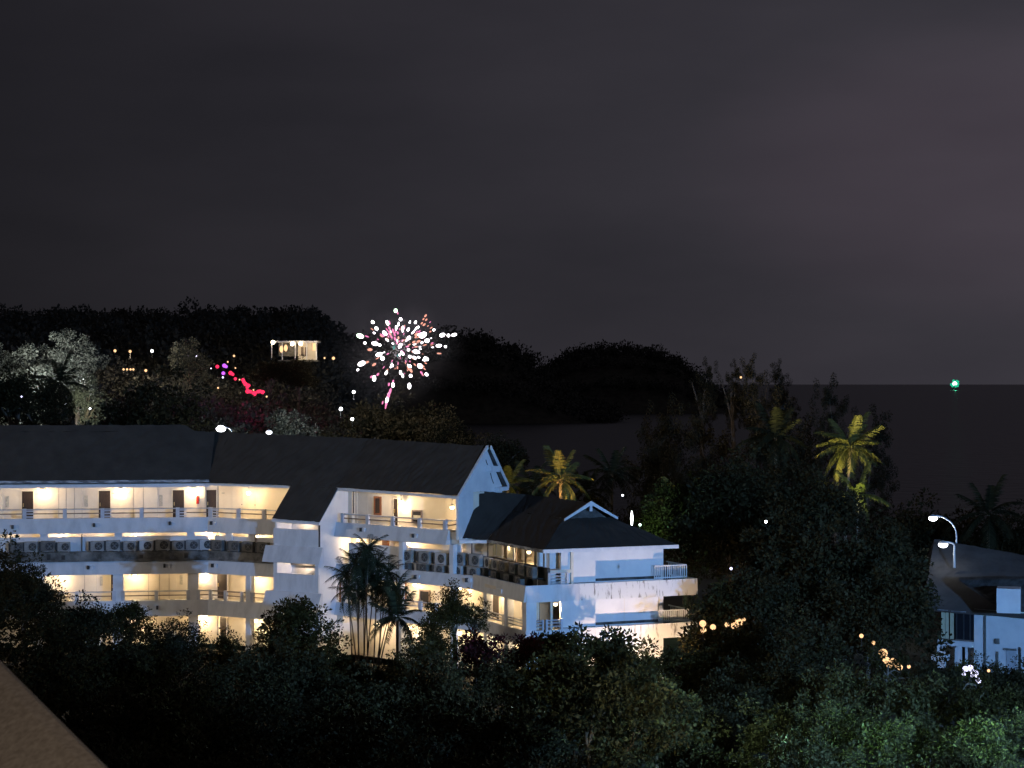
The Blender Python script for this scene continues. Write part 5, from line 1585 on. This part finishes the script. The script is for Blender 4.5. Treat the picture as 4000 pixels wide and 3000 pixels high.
for x, y, r, c in sparks:
    d = Vector((x, y)) - cen
    cu, cv = c6(x, y)
    dep = 230 + math.sqrt(max(0, 1 - min(1, d.length / 420) ** 2)) * 10 * random.choice((-1, 1))
    s = r * 0.5425 / F * dep * (0.74 if c in 'wg' else 0.9)
    p = P(cu, cv, dep) - fw0
    sx, sz = (1.0, 1.0)
    o = link('spark', SPH[c], FW, p)
    if c in 'pot':
        ang = math.atan2(-d.y, d.x) if d.length > 60 else 1.4
        o.scale = (s * 1.35, s * 0.7, s * 0.7); o.rotation_euler = (0, -ang, 0)
    elif y > 690:
        o.scale = (s * 0.85, s * 0.85, s * 1.5)
    else:
        o.scale = (s * random.uniform(0.9, 1.75), s * 0.85, s * random.uniform(0.75, 0.95)); o.rotation_euler = (0, -math.atan2(-d.y, d.x), 0)
gq = random.Random(4)
for _ in range(105):                                   # finer streaks between the bright sparks
    an = gq.uniform(0, 6.283); rr = (gq.random() ** 0.75) * 0.98
    hub = gq.choice(((1175, 370, 95, 80), (1350, 390, 120, 130), (1240, 430, 300, 220), (1290, 620, 150, 90)))
    x, y = hub[0] + math.cos(an) * rr * hub[2], hub[1] + math.sin(an) * rr * hub[3]
    c = gq.choice('pppoow')
    cu, cv = c6(x, y); dep = 230 + gq.uniform(-9, 9)
    s_ = gq.uniform(3.5, 7.5) * 0.5425 / F * dep
    d = Vector((x, y)) - cen
    link('spark', SPH[c], FW, P(cu, cv, dep) - fw0, (0, -math.atan2(-d.y, d.x), 0), (s_ * gq.uniform(1.2, 3.0), s_ * 0.7, s_ * 0.7))
for x, y, r, c in ((1150, 790, 13, 'p'), (1138, 822, 15, 'p'), (1128, 850, 15, 'w'), (1136, 815, 9, 'w'), (1122, 882, 11, 'p'), (1096, 872, 7, 'p'), (1118, 905, 7, 'p')):
    cu, cv = c6(x, y); s = r * 0.5425 / F * 230
    link('spark', SPH[c], FW, P(cu, cv, 230) - fw0, (0, R(15), 0), (s * 0.7, s * 0.7, s * 1.9))
light('firework_light', 'POINT', P(1560, 1370, 229), 2500, (1.0, 0.85, 0.92), 1.5)

# drifting smoke round the burst
m = bpy.data.materials.new('firework_smoke'); m.use_nodes = True
n, l = m.node_tree.nodes, m.node_tree.links
n.clear()
o_ = n.new('ShaderNodeOutputMaterial'); pv = n.new('ShaderNodeVolumePrincipled')
pv.inputs['Color'].default_value = (0.9, 0.9, 0.92, 1)
t = n.new('ShaderNodeTexCoord'); z = n.new('ShaderNodeTexNoise'); z.inputs['Scale'].default_value = 2.2; z.inputs['Detail'].default_value = 5
l.new(t.outputs['Object'], z.inputs[0])
r_ = n.new('ShaderNodeMapRange'); r_.inputs['From Min'].default_value = 0.40; r_.inputs['From Max'].default_value = 0.68; r_.inputs['To Max'].default_value = 0.012
l.new(z.outputs['Fac'], r_.inputs['Value'])
ln = n.new('ShaderNodeVectorMath'); ln.operation = 'LENGTH'; l.new(t.outputs['Object'], ln.inputs[0])
fo = n.new('ShaderNodeMapRange'); fo.inputs['From Min'].default_value = 0.25; fo.inputs['From Max'].default_value = 0.95; fo.inputs['To Min'].default_value = 1; fo.inputs['To Max'].default_value = 0; fo.interpolation_type = 'SMOOTHSTEP'
l.new(ln.outputs['Value'], fo.inputs['Value'])
mu = n.new('ShaderNodeMath'); mu.operation = 'MULTIPLY'; l.new(r_.outputs[0], mu.inputs[0]); l.new(fo.outputs[0], mu.inputs[1])
l.new(mu.outputs[0], pv.inputs['Density']); l.new(pv.outputs[0], o_.inputs['Volume'])
M['smoke'] = m
sk = MB().ball((0, 0, 0), 1, 20, 12).build('firework_smoke', M['smoke'])
sk.location = P(1540, 1370, 232); sk.scale = (10.5, 7, 9.0)
tag(sk, 'thin lit smoke hanging round the bursting firework', 'smoke', kind='stuff')
# ------------------------------------------------------------------ fishing boat with a green lamp and glowing halo balls on the horizon
FB = thing('fishing_boat', 'far fishing boat with a bright green lamp on the horizon', 'boat', (P(3729, 1500, 9000).x, 9000, 0.2))
def fb(mb, name, m):
    o = mb.build(name, m); o.parent = FB; return o
hull = MB()
hull.hexa([(-7, -1.2, -0.5), (6, -1.2, -0.5), (6, 1.2, -0.5), (-7, 1.2, -0.5), (-8, -2, 1.8), (9, -1.0, 2.6), (9, 1.0, 2.6), (-8, 2, 1.8)])
fb(hull, 'hull', M['fan'])
fb(MB().box((-6, -1.4, 1.85), (-1, 1.4, 4.6)), 'cabin', M['raildark'])
fb(MB().tube([(1, 0, 2), (1, 0, CZ + 3)], [0.25, 0.12], 6), 'mast', M['fan'])
kk = 9000 / F
for i, (dx, dz, r, m_) in enumerate(((0, 3, 7.5, 'green_core'), (-5, 0, 5.5, 'green_core'), (5, 1, 5, 'green_core'), (-12, -2, 6, 'green_halo'), (12, 0, 6, 'green_halo'), (8, 10, 6, 'green_halo'), (-4, 12, 5.5, 'green_halo'), (4, -9, 5, 'green_halo'), (-8, -8, 5, 'green_halo'), (12, -8, 4, 'green_halo'), (14, 9, 4, 'green_halo'))):
    fb(MB().ball((dx * kk, -1.5 if m_ == 'green_core' else 0, CZ - 0.2 + dz * kk), r * kk, 8, 6), 'lamp', M[m_])  # outer green balls imitate the glare round the core
light('boat_light', 'POINT', (FB.location.x, 8985, CZ - 4), 60000, (0.05, 1.0, 0.5), 1.0)

# ------------------------------------------------------------------ stucco parapet close to the camera
pa = MB()
A0, A1 = P(-420, 2141, 6.6), P(640, 3187, 4.4)
dn = Vector((-0.55, 0.05, -0.85))
k = 14
dirv = A1 - A0
front = [A0 + dirv * (i / k) for i in range(k + 1)]
side = Vector((-1.6, -0.9, -1.3))
pa.prism([A0, A1, A1 + side, A0 + side], Vector((0.02, 0.25, -0.22)))
par = pa.build('parapet_wall', M['stucco'], bevel=0.05)
tag(par, 'rough brown stucco parapet slanting through the bottom left corner', 'parapet')
light('parapet_fill_light', 'POINT', (-0.9, 0.9, CZ + 1.6), 165, (1.0, 0.78, 0.55), 0.25)  # light added to brighten the parapet, no balcony lamp is known
